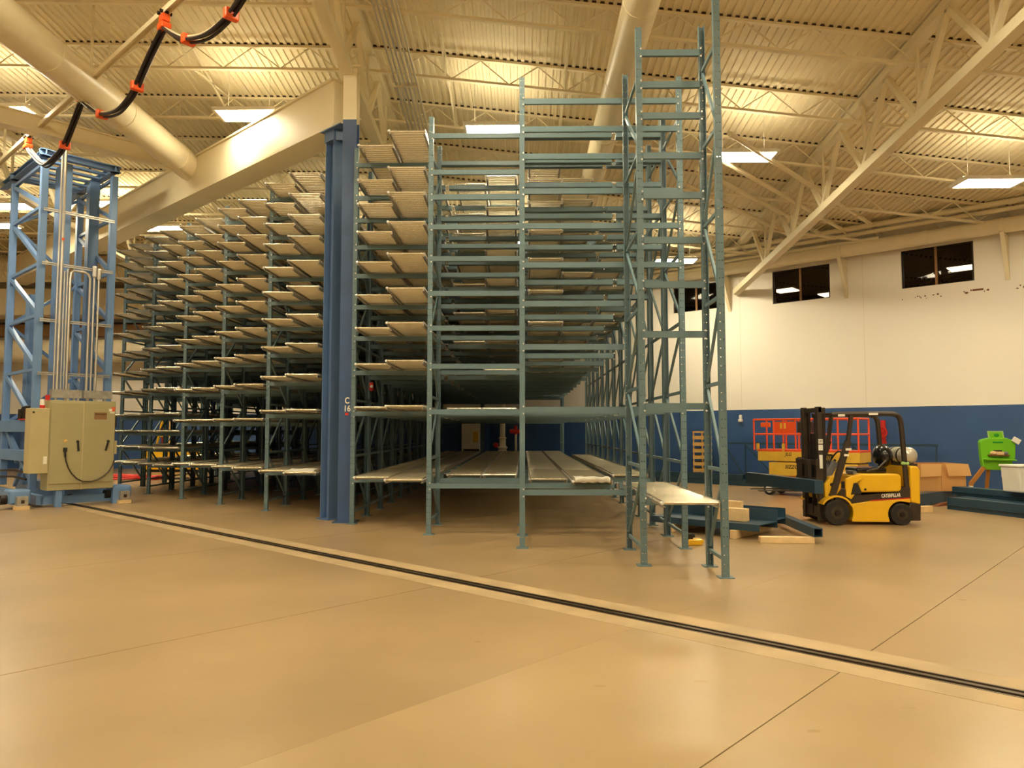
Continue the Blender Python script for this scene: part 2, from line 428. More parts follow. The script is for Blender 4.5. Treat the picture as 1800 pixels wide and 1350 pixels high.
duct_thing('round_duct', 'big round cream duct at upper left above the blue tower', 'duct', [(-8.3, 4.0, 8.22), (-8.3, 19.5, 8.22)], .34, ring=2.4, hang=3.1)
duct_thing('round_duct', 'round cream duct along the back wall behind the blue tower', 'duct', [(-30, 30.8, 5.0), (-12.5, 30.8, 5.0)], .48, ring=1.9)
rd = thing('ribbed_duct', 'ribbed dark duct hanging behind the tower top', 'duct')
b = MB(); rr = []; pts = []
for k in range(121):
    pts.append((-23+k*.085, 29.4, 8.2)); rr.append(.54 if k % 2 else .46)
b.tube(pts, rr, 16); b.build('duct_body', M_duct, rd)
bd = thing('square_duct', 'rectangular cream duct high on the back wall behind the tower', 'duct')
MB().box(-31,-13.6,30.2,31.4,6.45,7.55).build('duct_body', M_duct, bd)
for x in (-28,-26,-24,-22,-20,-18,-16,-14): MB().box(x,x+.06,30.16,31.42,6.42,7.58).build('duct_flange', M_steel_cream, bd)
bb = thing('ceiling_soffit', 'brown steel band between the ducts on the back wall', 'beam')
MB().box(-33,-8,31.6,32.15,5.75,6.25).build('band', M_brownband, bb); MB().box(-33,-8,31.5,32.15,6.25,6.32).build('band_cap', M_darksteel, bb)
# crooked duct fitting (open elbow) near the girder end
# wall duct with brackets along the right wall
wd = thing('wall_duct', 'large cream duct running below the roof along the right wall', 'duct', BX*BW, RZ)
MB().tube([(-.42,-8,6.98),(-.42,15,6.98)], .2, 16).build('duct_body', M_duct, wd, smooth=True)
for u in (1.0, 3.42, 5.2, 7.5, 9.4, 11.25): MB().tube([(-.42,u-.05,6.98),(-.42,u+.05,6.98)], .212, 16).build('seam_ring', M_steel_cream, wd, smooth=True)
for u in (-.4, 3.42, 7.5, 11.25):
    MB().prism([(-.62,6.78),(-.02,6.78),(-.02,5.62)], 'y', u-.05, u+.05).build('bracket', M_steel_cream, wd)
for i, (z, off) in enumerate(((7.49,.62),(7.31,.58),(7.17,.52),(7.03,.56))):
    t = thing('wall_pipe', ['thin cream pipe, topmost of four along the right wall', 'thin cream pipe, second from top along the right wall', 'thin cream pipe, third from top along the right wall', 'thin cream pipe, lowest of four along the right wall'][i], 'pipe', BX*BW, RZ, 'pipes along the right wall')
    a_end = (8.9, 8.5, 7.9, 6.6)[i]
    stop = (-8, -8, 6.4, 8.1)[i]
    MB().tube([(-off, stop, z), (-off, 15, z+.1)], (.075,.06,.05,.05)[i], 10).build('pipe_body', M_steel_cream, t, smooth=True)
    for u in (1.5, 5.0, 9.5, 12):
        if u > stop: MB().box(-off-.03, 0, u-.03, u+.03, z-.05, z-.035).build('clip', M_steel_cream, t)
# four conduits crossing under the roof towards the wall
for i in range(4):
    u = (6.55, 7.35, 8.0, 8.75)[i]; L = (9.5, 8.6, 8.2, 7.4)[i]
    z = 7.56
    t = thing('roof_conduit', ['cream pipe crossing under the roof, rightmost of four', 'cream pipe crossing under the roof, second from the right', 'cream pipe crossing under the roof, third from the right', 'cream pipe crossing under the roof, leftmost of four'][i], 'pipe', BX*BW, RZ, 'pipes crossing under the roof')
    MB().tube([(-.3, u, z-.25), (-.34, u, z-.06), (-.5, u, z), (-L, u, z)], .055, 8).build('pipe_body', M_steel_cream, t, smooth=True)
    for k in (-2.0, -5.0): MB().box(k-.02, k+.02, u-.07, u+.07, z-.07, z+.07).build('clip', M_steel_cream, t)
# conduit bundle running back from the column top
for i in range(6):
    x = -2.62 + i*.085
    t = thing('conduit', 'thin galvanised conduit, %s of six in the bundle right of the column top' % ('leftmost','second from left','third from left','third from right','second from right','rightmost')[i], 'conduit', group='conduits right of the column top')
    MB().tube([(x-.05, 9.5, zroof(-2.6,9.5)-.65), (x, 12.9, 9.1), (x+.06, 16.7, 8.42), (x+.1, 22, 7.9)], .022, 6).build('conduit_body', M_conduit, t, smooth=True)
    MB().box(x-.05, x+.05, 14.78, 14.82, 8.72, 8.8).build('strap', M_steel_cream, t)

# big boxed girder on the 48 degree grid
gd = thing('girder', 'huge cream box girder running from the column to the far left', 'beam', (0,0,0), RZ)
# local x = b, local y = a
MB().box(7.84, 8.34, 11.84, 34, 7.48, 8.36).build('girder_box', M_steel_cream, gd, bevel=.015)
MB().box(7.78, 8.40, 11.80, 34, 7.42, 7.48).build('bottom_flange', M_steel_cream, gd)
MB().box(7.80, 8.38, 11.84, 34, 8.36, 8.40).build('top_flange', M_steel_cream, gd)
xb = thing('cross_beam', 'cream cross beam meeting the girder above the blue tower', 'beam', (-8.3,18.0,8.25), RZ)
MB().box(-6.5, -.05, -.1, .1, -.16, .16).build('beam_web', M_steel_cream, xb); MB().box(-6.5,-.05,-.16,.16,.16,.19).box(-6.5,-.05,-.16,.16,-.19,-.16).build('beam_flange', M_steel_cream, xb)
# main column: H section, face on
def hsec(w_, d_, t_, z0, z1):
    return MB().box(-w_/2, w_/2, -d_/2, -d_/2+t_, z0, z1).box(-w_/2, w_/2, d_/2-t_, d_/2, z0, z1).box(-t_/2, t_/2, -d_/2+t_, d_/2-t_, z0, z1)
mc = thing('column', 'tall blue steel column with cream top marked C 16', 'column', (-3.2, 13.49, 0))
hsec(.25,.26,.02,.02,7.42).build('column_shaft', M_colblue, mc)
hsec(.25,.26,.02,7.42,8.4).build('column_top', M_steel_cream, mc, ); MB().box(-.2,.2,-.2,.2,0,.02).build('base_plate', M_colblue, mc)
MB().box(-.22,.22,-.2,.2,8.4,8.44).build('cap_plate', M_steel_cream, mc)
text('lettering', 'C', .155, M_sticker, mc, (.026,-.133,2.19), (PI/2,0,0), sx=.8)
text('lettering', '16', .155, M_sticker, mc, (.026,-.133,2.045), (PI/2,0,0), sx=.85)
MB().box(-.01,.055,-.1325,-.131,1.93,1.975).build('red_mark', M_red, mc)
lp = thing('support_post', 'dark blue steel post carrying the girder end', 'column', (-3.585+.0, 13.75, 0), RZ)
# local x=b y=a ; corner nearest the camera at origin
b = MB().box(0,.27,0,.02,.02,7.2).box(0,.27,.26,.28,.02,7.2).box(.125,.145,.02,.26,.02,7.2); b.build('post_shaft', M_postblue, lp)
MB().box(-.05,.32,-.05,.33,0,.02).build('base_plate', M_postblue, lp)
b = MB().box(-.02,.3,-.02,.3,7.2,7.42); b.build('bracket_head', M_postblue, lp); MB().box(-.08,.36,-.3,.36,7.40,7.42).build('bearing_plate', M_postblue, lp)
hb = MB().bar((.1,.05,7.3),(.32,-.2,7.3),.2,.22); hb.build('header_beam', M_postblue, lp)

# ================================================================ STORAGE RACKS
PH = 6.8
def post_mesh(name, h, flip, m):
    s_ = -1 if not flip else 1
    t = .006; W_ = .076; D_ = .07
    prof = [(-W_/2, -D_/2), (W_/2, -D_/2), (W_/2, D_/2), (W_/2-t, D_/2), (W_/2-t, -D_/2+t), (-W_/2+t, -D_/2+t), (-W_/2+t, D_/2), (-W_/2, D_/2)]
    if flip: prof = [(x, -y) for x, y in prof]
    return MB().prism(prof, 'z', .012, h).mesh(name, m)
ME_post = {(f, p): post_mesh('post', PH, f, M_post if p else M_teal) for f in (0,1) for p in (0,1)}
ME_foot = MB().box(-.085,.085,-.075,.075,0,.012).mesh('foot_plate', M_teal)
def braces(dep):
    y0, y1 = .03, dep-.03
    z = .2; out = [((0,y0,z),(0,y1,z))]; k = 0
    while z + 1.0 < PH-.3:
        a, b_ = (y1, y0) if k % 2 == 0 else (y0, y1)
        out.append(((0,a,z+.06),(0,b_,z+.95)))
        if z + 1.0 < PH-.5: out.append(((0,y0,z+1.0),(0,y1,z+1.0)))
        z += 1.0; k += 1
    return out
BR = {d: braces(d) for d in (1.22, .70)}
def bracing_mesh(d):
    b = MB()
    for p0, p1 in BR[d]: b.bar(p0, p1, .03, .04)
    return b.mesh('bracing', M_teal)
ME_bracing = {d: bracing_mesh(d) for d in BR}
ME_brace = {d: [MB().bar(p0, p1, .03, .042).mesh('brace', M_teal) for p0, p1 in BR[d]] for d in BR}
def frame(rack, x, y, dep=1.22, near=False, perf=False):
    f = empty_part('upright_frame', rack, (x, y, 0))
    put('post', ME_post[(0, int(perf))], f); put('post', ME_post[(1, int(perf))], f, (0, dep, 0))
    put('foot_plate', ME_foot, f); put('foot_plate', ME_foot, f, (0, dep, 0))
    if near:
        for me in ME_brace[dep]: put('brace', me, f)
    else: put('bracing', ME_bracing[dep], f)
_bm = {}
def beam_mb(wd, b=None, x=0, y=0, z=0, s_=1, bolts=True):
    b = b or MB(); h = wd/2-.036
    # step profile beam, face towards -y*s_
    y0, y1 = sorted((y - .032*s_, y + .014*s_))
    b.box(x-h, x+h, y0, y1, z-.04, z+.028); 
    ya, yb = sorted((y - .032*s_, y - .004*s_)); b.box(x-h, x+h, ya, yb, z+.028, z+.04)
    if bolts:
        for sx_ in (-1, 1):
            yc, yd = sorted((y - .0365*s_, y - .052*s_))
            for dz in (.045, -.055):
                px_ = x + sx_*(wd/2 - .018)
                b.tube([(px_, yc, z+dz), (px_, yd, z+dz)], .0125, 6, mi=1)
    return b
def beam_mesh(wd, s_):
    k = (round(wd, 3), s_)
    if k not in _bm: _bm[k] = beam_mb(wd, s_=s_).mesh('beam', [M_teal, M_bolt])
    return _bm[k]
LV2 = [.772,1.951,2.683,3.301,3.868,4.437,4.963,5.454,5.872,6.482]
LV3 = [.78,1.949,2.843,3.467,4.029,4.6,5.11,5.625,6.03,6.445]
LVL = [.77,1.95,2.62,3.21,3.77,4.31,4.81,5.285,5.70,6.115,6.52]
LVM = [.79,1.80,2.52,3.13,3.70,4.26,4.74,5.25,5.67,6.05,6.42]
LVF = [.72,1.135,1.55,1.98,2.60,3.11,3.65,4.2,4.75,5.3,5.74,6.15,6.52]

rackR = thing('storage_rack', 'teal pallet flow rack standing right of the blue column', 'rack', group='steel storage racks')
rackL = thing('storage_rack', 'teal pallet flow rack between the blue tower and the blue column', 'rack', group='steel storage racks')
PIT = 1.33
END_R, END_L = 28.3, 28.6
def line(rack, x, y0, yend, near=1):
    y = y0; k = 0; ys = []
    while y + 1.22 < yend:
        frame(rack, x, y, near=(k < near), perf=(k < 3)); ys.append(y); y += PIT; k += 1
    return ys
linesR = {-3.02: 13.2, -1.49: 11.87, 0.0: 10.54, 1.49: 9.21, 2.285: 10.54}
for x, y0 in linesR.items():
    if x in (-1.49, 0.0, 1.49):
        line(rackR, x, y0, y0 + (2.6 if x == 0 else 1.3), near=2); frame(rackR, x, 27.06)
    else: line(rackR, x, y0, END_R if x < 2 else 27.0, near=2)
frame(rackR, 2.285, 8.47, dep=.70, near=True, perf=True)
linesL = {-3.77: 15.3, -5.28: 15.3, -6.78: 16.65, -8.28: 18.0, -9.78: 19.35, -11.28: 20.7}
for x, y0 in linesL.items(): line(rackL, x, y0, END_L, near=1)
rear = {id(rackR): MB(), id(rackL): MB()}
def bay_beams(rack, xa, xb, y0, levels, yend, n_near, skip=()):
    wd = xb-xa; xc = (xa+xb)/2; y = y0; k = 0
    while y + 1.22 < yend:
        for li, z in enumerate(levels):
            for s_, yy in ((1, y), (-1, y+1.22)):
                if k < n_near: put('beam', beam_mesh(wd, s_), rack, (xc, yy, z))
                else: rear[id(rack)].box(xc-wd/2+.04, xc+wd/2-.04, yy-.025, yy+.02, z-.04, z+.04)
        y += PIT; k += 1
bay_beams(rackR, -3.02, -1.49, 13.2, LV2, END_R, 3)
bay_beams(rackR, -1.49, 0.0, 11.87, LV2, END_R, 4)
bay_beams(rackR, 0.0, 1.49, 10.54, LV3, END_R, 5)
bay_beams(rackR, 1.49, 2.285, 10.54, LV3[:1] + LV3[1:2] + LV3[4:], 24.0, 1)
for z in LV3: put('beam', beam_mesh(.795, 1), rackR, (1.8875, 9.17, z))
bay_beams(rackL, -5.28, -3.77, 15.3, LVL, END_L, 3)
bay_beams(rackL, -6.78, -5.28, 16.65, LVM, END_L, 3)
bay_beams(rackL, -8.28, -6.78, 18.0, LVM, END_L, 2)
bay_beams(rackL, -9.78, -8.28, 19.35, LVF, END_L, 2)
bay_beams(rackL, -11.28, -9.78, 20.7, LVF, END_L, 2)
for rk in (rackR, rackL):
    o = rear[id(rk)].build('rear_beams', M_teal, rk); o['kind'] = 'stuff'

# ---------------------------------------------------------------- roller lanes
_lane = {}
LW = .60
def lane_meshes(L):
    k = round(L, 2)
    if k in _lane: return _lane[k]
    rails = []
    for s_ in (-1, 1):
        b = MB(); x = s_*(LW/2-.006)
        b.box(x-.005, x+.005, 0, L, 0, .078)
        xi = sorted((x, x - s_*.03)); b.box(*xi, 0, L, 0, .005)
        b.ball((x+s_*.01, -.004, .05), .023, 8, 6, mi=1) if s_ < 0 else None
        n = int(min(L, 3.2)/.1)
        for i in range(n):
            y = .04+i*.1; xo = sorted((x+s_*.005, x+s_*.017)); b.box(*xo, y-.011, y+.011, .041, .063, mi=1)
        rails.append(b.mesh('side_rail', [M_zinc, M_bolt]))
    r = MB(); n = int((L-.04)/.1)
    for i in range(n):
        y = .03+i*.1; r.tube([(-LW/2+.014, y, .052), (LW/2-.014, y, .052)], .0205, 10 if i < 30 else 6, caps=False)
    me = r.mesh('rollers', M_roller, smooth=True)
    _lane[k] = (rails[0], rails[1], me); return _lane[k]
ORD = ['lowest','second','third','fourth','fifth','sixth','seventh','eighth','ninth','tenth','eleventh','twelfth','thirteenth']
def lane(xc, y0, y1, zbeam, label, group, wscale=1.0):
    t = thing('roller_lane', label, 'roller lane', (xc, y0, zbeam+.04), group=group)
    a, b_, c = lane_meshes(y1-y0)
    if wscale != 1: t.scale = (wscale, 1, 1)
    put('side_rail', a, t); put('side_rail', b_, t); o = put('rollers', c, t); o['kind'] = 'stuff'
F = lambda x: 11.87 - .9*(x+1.9)
def fill_bay(bay, xl, levels, starts, yend, cs=(.45, 1.09)):
    for li, z in enumerate(levels):
        for sd in (0, 1):
            y0 = starts(li, sd, xl+cs[sd])
            if y0 is None: continue
            lane(xl+cs[sd], round(y0,2), yend, z, 'roller lane, %s tier up, %s one in the %s' % (ORD[li], ('left','right')[sd], bay), 'roller lanes in the %s' % bay)
fill_bay('bay beside the blue column', -3.02, LV2, lambda l, s_, x: (12.46, 11.86)[s_], 28.2, (.50, 1.13))
fill_bay('second bay from the blue column', -1.49, LV2, lambda l, s_, x: 13.22 if l < 2 else (14.4, 13.68)[s_] if l < 8 else (14.5, 14.05)[s_], 28.2, (.46, 1.09))
fill_bay('third bay from the blue column', 0.0, LV3, lambda l, s_, x: ((11.9, 11.42)[s_] if l == 0 else None if l == 1 else (12.92, 14.1)[s_]), 28.2, (.42, 1.08))
for li, z in enumerate(LV3):
    if li in (0, 4, 5, 6, 7): lane(1.89, 13.0 if li == 0 else 15.0, 24.0, z, 'roller lane, %s tier up, in the narrow end bay' % ORD[li], 'roller lanes in the narrow end bay')
fill_bay('bay left of the blue column', -5.28, LVL, lambda l, s_, x: F(x), 28.4, (.42, 1.1))
fill_bay('second bay left of the blue column', -6.78, LVM, lambda l, s_, x: F(x), 28.4, (.42, 1.1))
fill_bay('third bay left of the blue column', -8.28, LVM, lambda l, s_, x: F(x), 28.4, (.42, 1.1))
fill_bay('second bay from the blue tower', -9.78, LVF, lambda l, s_, x: F(x), 28.4, (.42, 1.1))
fill_bay('bay beside the blue tower', -11.28, LVF, lambda l, s_, x: F(x), 28.4, (.42, 1.1))
# the pale lane resting low in the narrow ladder bay
lane(1.9, 8.42, 11.7, .745, 'pale roller lane lying low in the tall narrow end frame', None, 1.08)
# paper wrap on two lane ends
def wrap(name, label, x, y, z, w_):
    n = 9; b = MB(); o = 0
    for j in range(4):
        for i in range(n): b.v.append((x - w_/2 + w_*i/(n-1), y + [-.02,-.02,.25,.5][j], z + [-.05, .012, .02, .012][j] + random.uniform(-.008,.014)))
    for j in range(3):
        for i in range(n-1): b.f.append((j*n+i, j*n+i+1, (j+1)*n+i+1, (j+1)*n+i)); b.m.append(0)
    me = b.mesh(name, M_sticker, smooth=True); ob = put(name, me); 
    md = ob.modifiers.new('thick', 'SOLIDIFY'); md.thickness = .006
    tag(ob, label, 'paper')
wrap('paper_wrap', 'crumpled pale paper on a lowest roller lane in the third bay', 1.08, 11.44, .905, .54)
wrap('paper_wrap', 'crumpled pale paper on the lowest roller lane left of the column', -4.18, 14.0, .895, .5)

# ================================================================ CRANE TOWER (local x = b, local y = a)
TO = ab(19.34, 5.04)
tw = thing('crane_tower', 'blue steel lattice crane tower standing on the floor rail', 'crane', TO, RZ)
Wd, Ln, TH = 1.5, 2.45, 8.1
for (x, y) in ((0,0),(Wd,0),(0,Ln),(Wd,Ln)):
    MB().box(x-.075,x+.075,y-.075,y+.075,.32,TH-.2).build('leg', M_towerblue, tw, bevel=.012)
def tbar(name, p0, p1, w_=.09, h_=.09): MB().bar(p0, p1, w_, h_).build(name, M_towerblue, tw)
zs = [1.8, 3.05, 4.3, 5.5, 6.84, 7.85]
for x in (0, Wd):
    for i in range(len(zs)):
        z = zs[i]
        tbar('strut', (x,.05,z), (x,Ln-.05,z), .07, .07)
        if i: tbar('diagonal_brace', (x,.05,zs[i-1]+.05), (x,Ln-.05,z-.05))
    tbar('diagonal_brace', (x,.05,.5), (x,Ln-.05,1.75))
for i in range(1, len(zs)):
    tbar('diagonal_brace', ((.05,Ln,zs[i-1]+.05) if i % 2 else (Wd-.05,Ln,zs[i-1]+.05)), ((Wd-.05,Ln,zs[i]-.05) if i % 2 else (.05,Ln,zs[i]-.05)), .07, .07)
# inner masts
MB().box(.42,.62,.12,.72,.35,TH-.1).build('mast', M_towerblue, tw, bevel=.01)
MB().box(1.26,1.5,.95,1.2,.35,TH-.1).build('mast', M_towerblue, tw, bevel=.01)
MB().box(.2,.42,1.55,1.9,.35,5.0).build('mast', M_towerblue, tw, bevel=.01)
# top frame
for (p0, p1) in (((-.12,0,TH-.08),(Wd+.12,0,TH-.08)), ((-.12,Ln,TH-.08),(Wd+.12,Ln,TH-.08)), ((0,-.1,TH-.08),(0,Ln+1.2,TH-.08)), ((Wd,-.1,TH-.08),(Wd,Ln+1.2,TH-.08))):
    b = MB(); b.bar(p0,p1,.16,.02); b.bar((p0[0],p0[1],p0[2]+.13),(p1[0],p1[1],p1[2]+.13),.16,.02); b.bar((p0[0],p0[1],p0[2]+.065),(p1[0],p1[1],p1[2]+.065),.02,.12); b.build('top_beam', M_towerblue, tw)
for y in (.45,.9,1.35,1.8,2.2): tbar('top_slat', (.08,y,TH-.05), (Wd-.08,y,TH-.05), .14, .05)
# base
MB().box(-.1,Wd+.1,-.98,-.82,.05,.22).build('base_beam', M_towerblue, tw); MB().box(-.15,Wd+.15,-.1,.12,.08,.32).build('base_beam', M_towerblue, tw)
for x in (-.1, Wd+.02): MB().box(x-.07,x+.07,-.98,Ln+.4,.06,.26).build('base_rail', M_towerblue, tw)
MB().box(.52,.72,-.5,Ln+1.0,.09,.42).build('carrier_beam', M_towerblue, tw)
for x in (.2, 1.35):
    MB().box(x-.06,x+.06,-1.2,-1.08,.0,.36).build('cabinet_foot', M_towerblue, tw)
for y in (-.4, Ln+.6): MB().tube([(.57,y,.135),(.67,y,.135)], .13, 16).build('rail_wheel', M_darksteel, tw, smooth=True)
# carriage parts behind the left leg
MB().box(-.1,.1,.2,Ln+1.2,1.62,1.9).build('carriage_beam', M_towerblue, tw, bevel=.01); MB().box(-.1,.1,.2,Ln+1.2,.95,1.2).build('carriage_beam', M_towerblue, tw, bevel=.01)
tbar('diagonal_brace', (0,.3,1.2), (0,1.4,.35), .07,.07); tbar('diagonal_brace', (0,2.2,1.62), (0,1.3,.9), .07,.07)
mo = MB().ball((0,.55,2.08), .16, 12, 8).box(-.12,.12,.25,.55,1.92,2.2).box(-.1,.1,.7,.95,1.9,2.15); mo.build('hoist_motor', M_darksteel, tw, smooth=True)
MB().box(-.14,.06,.12,.75,1.9,1.925).build('red_plate', M_red, tw)
for z in (.55,.7): MB().tube([(-.1,.1,z),(-.08,1.2,z+.02),(-.1,2.4,z-.03)], .025, 6).build('hose', M_cable, tw, smooth=True)
# strut channels and conduits on the front face
for z in (6.73, 5.48, 4.17, 2.95):
    MB().box(-.03,Wd-.02,-.19,-.15,z-.035,z-.008).box(-.03,Wd-.02,-.19,-.15,z+.008,z+.035).build('strut_channel', M_galv, tw)
for (x, z0, z1, r) in ((.29,2.55,8.15,.022),(.36,2.55,8.2,.034),(.43,2.55,5.35,.02),(.49,2.55,5.4,.02)):
    MB().tube([(x,-.22,z0),(x,-.22,z1)], r, 8).build('conduit', M_conduit, tw, smooth=True)
MB().tube([(.55,-.22,2.55),(.55,-.22,5.2),(.57,-.22,5.33),(.62,-.22,5.38),(.86,-.22,5.38),(.93,-.22,5.34),(.97,-.22,5.25),(.97,-.22,2.55)], .03, 8).build('conduit_bend', M_conduit, tw, smooth=True)
for (x, z1) in ((1.06,5.35),(1.16,5.3)):
    MB().tube([(x,-.22,2.55),(x,-.22,z1)], .024, 8).build('conduit', M_conduit, tw, smooth=True)
    MB().box(x-.045,x+.045,-.265,-.175,z1-.06,z1+.22).build('conduit_fitting', M_conduit, tw, bevel=.03, seg=3)
MB().box(.335,.385,-.262,-.2,6.05,6.11).build('orange_tag', M_orangep, tw)
# control cabinet
cb = thing('control_cabinet', 'tan two door control cabinet at the foot of the blue tower', 'cabinet', tuple(TO + AX*-1.25 + BX*-.04), RZ)
CW, CZ0, CZ1, CD = 1.32, .36, 2.31, .5
MB().box(0,CW,.02,CD,CZ0,CZ1).build('body', M_cab, cb, bevel=.01)
d1 = MB().box(.02,CW/2-.02,-.005,.02,CZ0+.14,CZ1-.05).build('door', M_cab, cb, bevel=.008)
d2 = MB().box(CW/2+.005,CW-.02,-.005,.02,CZ0+.14,CZ1-.05).build('door', M_cab, cb, bevel=.008)
MB().box(CW/2-.02,CW/2+.005,-.001,.02,CZ0,CZ1-.02).build('centre_strip', M_cab2, cb)
for x, tilt in ((.55,.02),(1.17,-.05)): MB().bar((x,-.025,1.42),(x+tilt,-.03,1.20),.035,.03).tube([(x,-.03,1.41),(x,.0,1.41)],.03,8).build('handle', M_black, d1 if x < .6 else d2)
MB().tube([(.31,-.012,1.43),(.31,0,1.43)],.035,14).build('yellow_switch', M_yellow, d1); MB().bar((.285,-.016,1.42),(.335,-.016,1.445),.012,.016).build('switch_mark', M_white, d1)
MB().box(.27,.345,-.035,-.005,1.19,1.28).bar((.305,-.02,1.2),(.315,-.02,1.07),.035,.03).build('plug', M_black, d1)
cp = []
for k in range(17):
    t_ = k/16; x = .315 + t_*1.0; z = 1.07 - .62*math.sin(min(1,t_*1.02)*PI*.93)**.85 if 0 < t_ < 1 else 1.07
    cp.append((x, -.03 - .015*math.sin(t_*PI), z if t_ < .98 else .92))
cp = [(.315,-.03,1.07),(.33,-.03,.98),(.38,-.035,.83),(.45,-.04,.71),(.55,-.04,.60),(.65,-.04,.545),(.75,-.04,.53),(.86,-.04,.53),(.98,-.04,.565),(1.1,-.04,.64),(1.2,-.035,.74),(1.27,-.03,.86),(1.31,-.02,.98)]
MB().tube(cp, .014, 6).build('cord', M_blacksteel, cb, smooth=True)
MB().box(.87,1.13,-.009,-.005,1.90,2.06).build('nameplate', M_brownband, d2)
text('lettering', 'Remmert', .062, M_blacksteel, d2, (1.0,-.0095,2.02), (PI/2,0,0), sx=.95)
MB().box(1.17,1.29,-.009,-.005,2.085,2.145).build('white_label', M_sticker, d2); MB().box(1.235,1.29,-.011,-.009,2.09,2.14).build('orange_label', M_orange, d2)
MB().box(1.19,1.29,-.009,-.005,2.045,2.07).build('small_label', M_sticker, d2); MB().box(1.22,1.31,-.009,-.005,2.15,2.18).build('orange_strip', M_orange, d2)
MB().box(-.36,-.004,-.0,.4,.74,2.13).build('side_box', M_cab2, cb, bevel=.012); sb_ = bpy.data.objects['side_box']; MB().box(-.1,-.03,-.006,0,.94,1.1).build('white_notice', M_sticker, sb_)
MB().box(-.33,-.29,-.006,0,2.02,2.06).build('dark_badge', M_blacksteel, sb_)
MB().box(CW,CW+.06,.05,.35,1.12,1.42).build('right_box', M_cab2, cb); MB().box(CW,CW+.03,.02,.06,1.72,1.98).build('latch', M_black, cb)
for x0, x1 in ((.05,.64),(.68,1.27)):
    MB().box(x0,x1,.12,.3,2.37,2.55).build('wireway', M_galv, cb)
    for k in range(3): MB().tube([(x0+.1+k*.18,.2,2.31),(x0+.1+k*.18,.2,2.37)], .03, 8).build('nipple', M_conduit, cb)
MB().tube([(-.1,.2,2.13),(-.1,.2,2.2)],.05,10).build('red_beacon', M_red, cb); MB().tube([(-.1,.2,2.2),(-.1,.2,2.33)],.05,10).build('beacon_cap', M_white, cb)
MB().tube([(-.02,.15,2.31),(-.02,.15,2.42)],.045,10).build('red_lamp', M_red, cb)
# rail end stops / bumpers by the tower foot
for i, (a_, b_, lab) in enumerate(((18.05, 4.55, 'pale wood block and blue gearbox at left foot of the tower'), (18.0, 6.55, 'pale wood block and blue gearbox at right foot of the tower'))):
    t = thing('end_truck', lab, 'gearbox', tuple(ab(a_, b_)), RZ)
    MB().box(-.13,.13,0,.18,0,.075).build('wood_block', M_wood, t); MB().box(-.1,.1,.01,.17,.075,.27).build('guard_plate', M_galv, t)
    MB().box(-.2,.2,.18,.7,.1,.4).build('gear_housing', M_towerblue, t, bevel=.05, seg=3); MB().tube([(-.32,.4,.2),(-.2,.4,.2)],.1,12).build('axle_cap', M_darksteel, t, smooth=True)
    MB().box(-.03,.03,-.006,.01,.13,.2).build('dark_slot', M_blacksteel, t)

# ---------------------------------------------------------------- festoon track and cables
ft = thing('festoon_track', 'cream overhead cable track running up over the blue tower', 'track', (0,0,0), RZ)
b = MB().box(4.55,4.65,4.5,26,8.26,8.29).box(4.55,4.565,4.5,26,8.2,8.26).box(4.635,4.65,4.5,26,8.2,8.26); b.build('track_channel', M_steel_cream, ft)
for a_ in (9,15,21,25):
    p = AX*a_+BX*4.6; MB().bar((4.6,a_,8.28),(4.6,a_,zroof(p.x,p.y)-.1),.04,.04).build('drop_rod', M_steel_cream, ft)
def trolley(a_, lab):
    t = thing('cable_trolley', lab, 'trolley', tuple(ab(a_*.9127, 4.6, -.62)), RZ, 'orange cable trolleys')
    MB().box(-.06,.06,-.08,.08,8.70,8.82).build('body', M_orangep, t, bevel=.01); MB().box(-.08,.08,-.1,.1,8.58,8.68).build('saddle', M_orangep, t, bevel=.02)
    for y in (-.05,.05): MB().tube([(-.09,y,8.845),(.09,y,8.845)],.03,8).build('wheel', M_darksteel, t)
trolley(20.8, 'orange cable trolley over the top of the blue tower'); trolley(16.92, 'middle orange cable trolley on the overhead track'); trolley(12.8, 'orange cable trolley nearest the top edge of the photo'); trolley(8.9, 'orange cable trolley beyond the top edge')
def smooth_path(pts, n=6):
    out = []; P_ = [Vector(p) for p in pts]; P_ = [P_[0]*2-P_[1]] + P_ + [P_[-1]*2-P_[-2]]
    for i in range(1, len(P_)-2):
        for k in range(n):
            t = k/n; a, b_, c, d = P_[i-1:i+3]
            out.append(.5*((2*b_) + (-a+c)*t + (2*a-5*b_+4*c-d)*t*t + (-a+3*b_-3*c+d)*t**3))
    out.append(P_[-2]); return out
FS = .9127
LOOPS = [([(20.79,8.60),(20.46,8.35),(19.39,7.80),(18.49,7.80),(17.99,7.90),(17.4,8.25),(16.92,8.58)], [4], 'black and white festoon cable loop hanging at the tower top'),
         ([(16.92,8.58),(16.43,8.28),(15.74,7.93),(14.91,7.74),(14.35,7.79),(13.96,7.93),(13.42,8.28),(12.84,8.58)], [2,5], 'black festoon cable loop hanging between the two upper trolleys'),
         ([(12.77,8.58),(12.29,8.25),(11.84,8.03),(11.12,7.84),(10.37,7.88),(9.6,8.2),(8.9,8.58)], [2,4], 'black festoon cable loop cut by the top edge of the photo')]
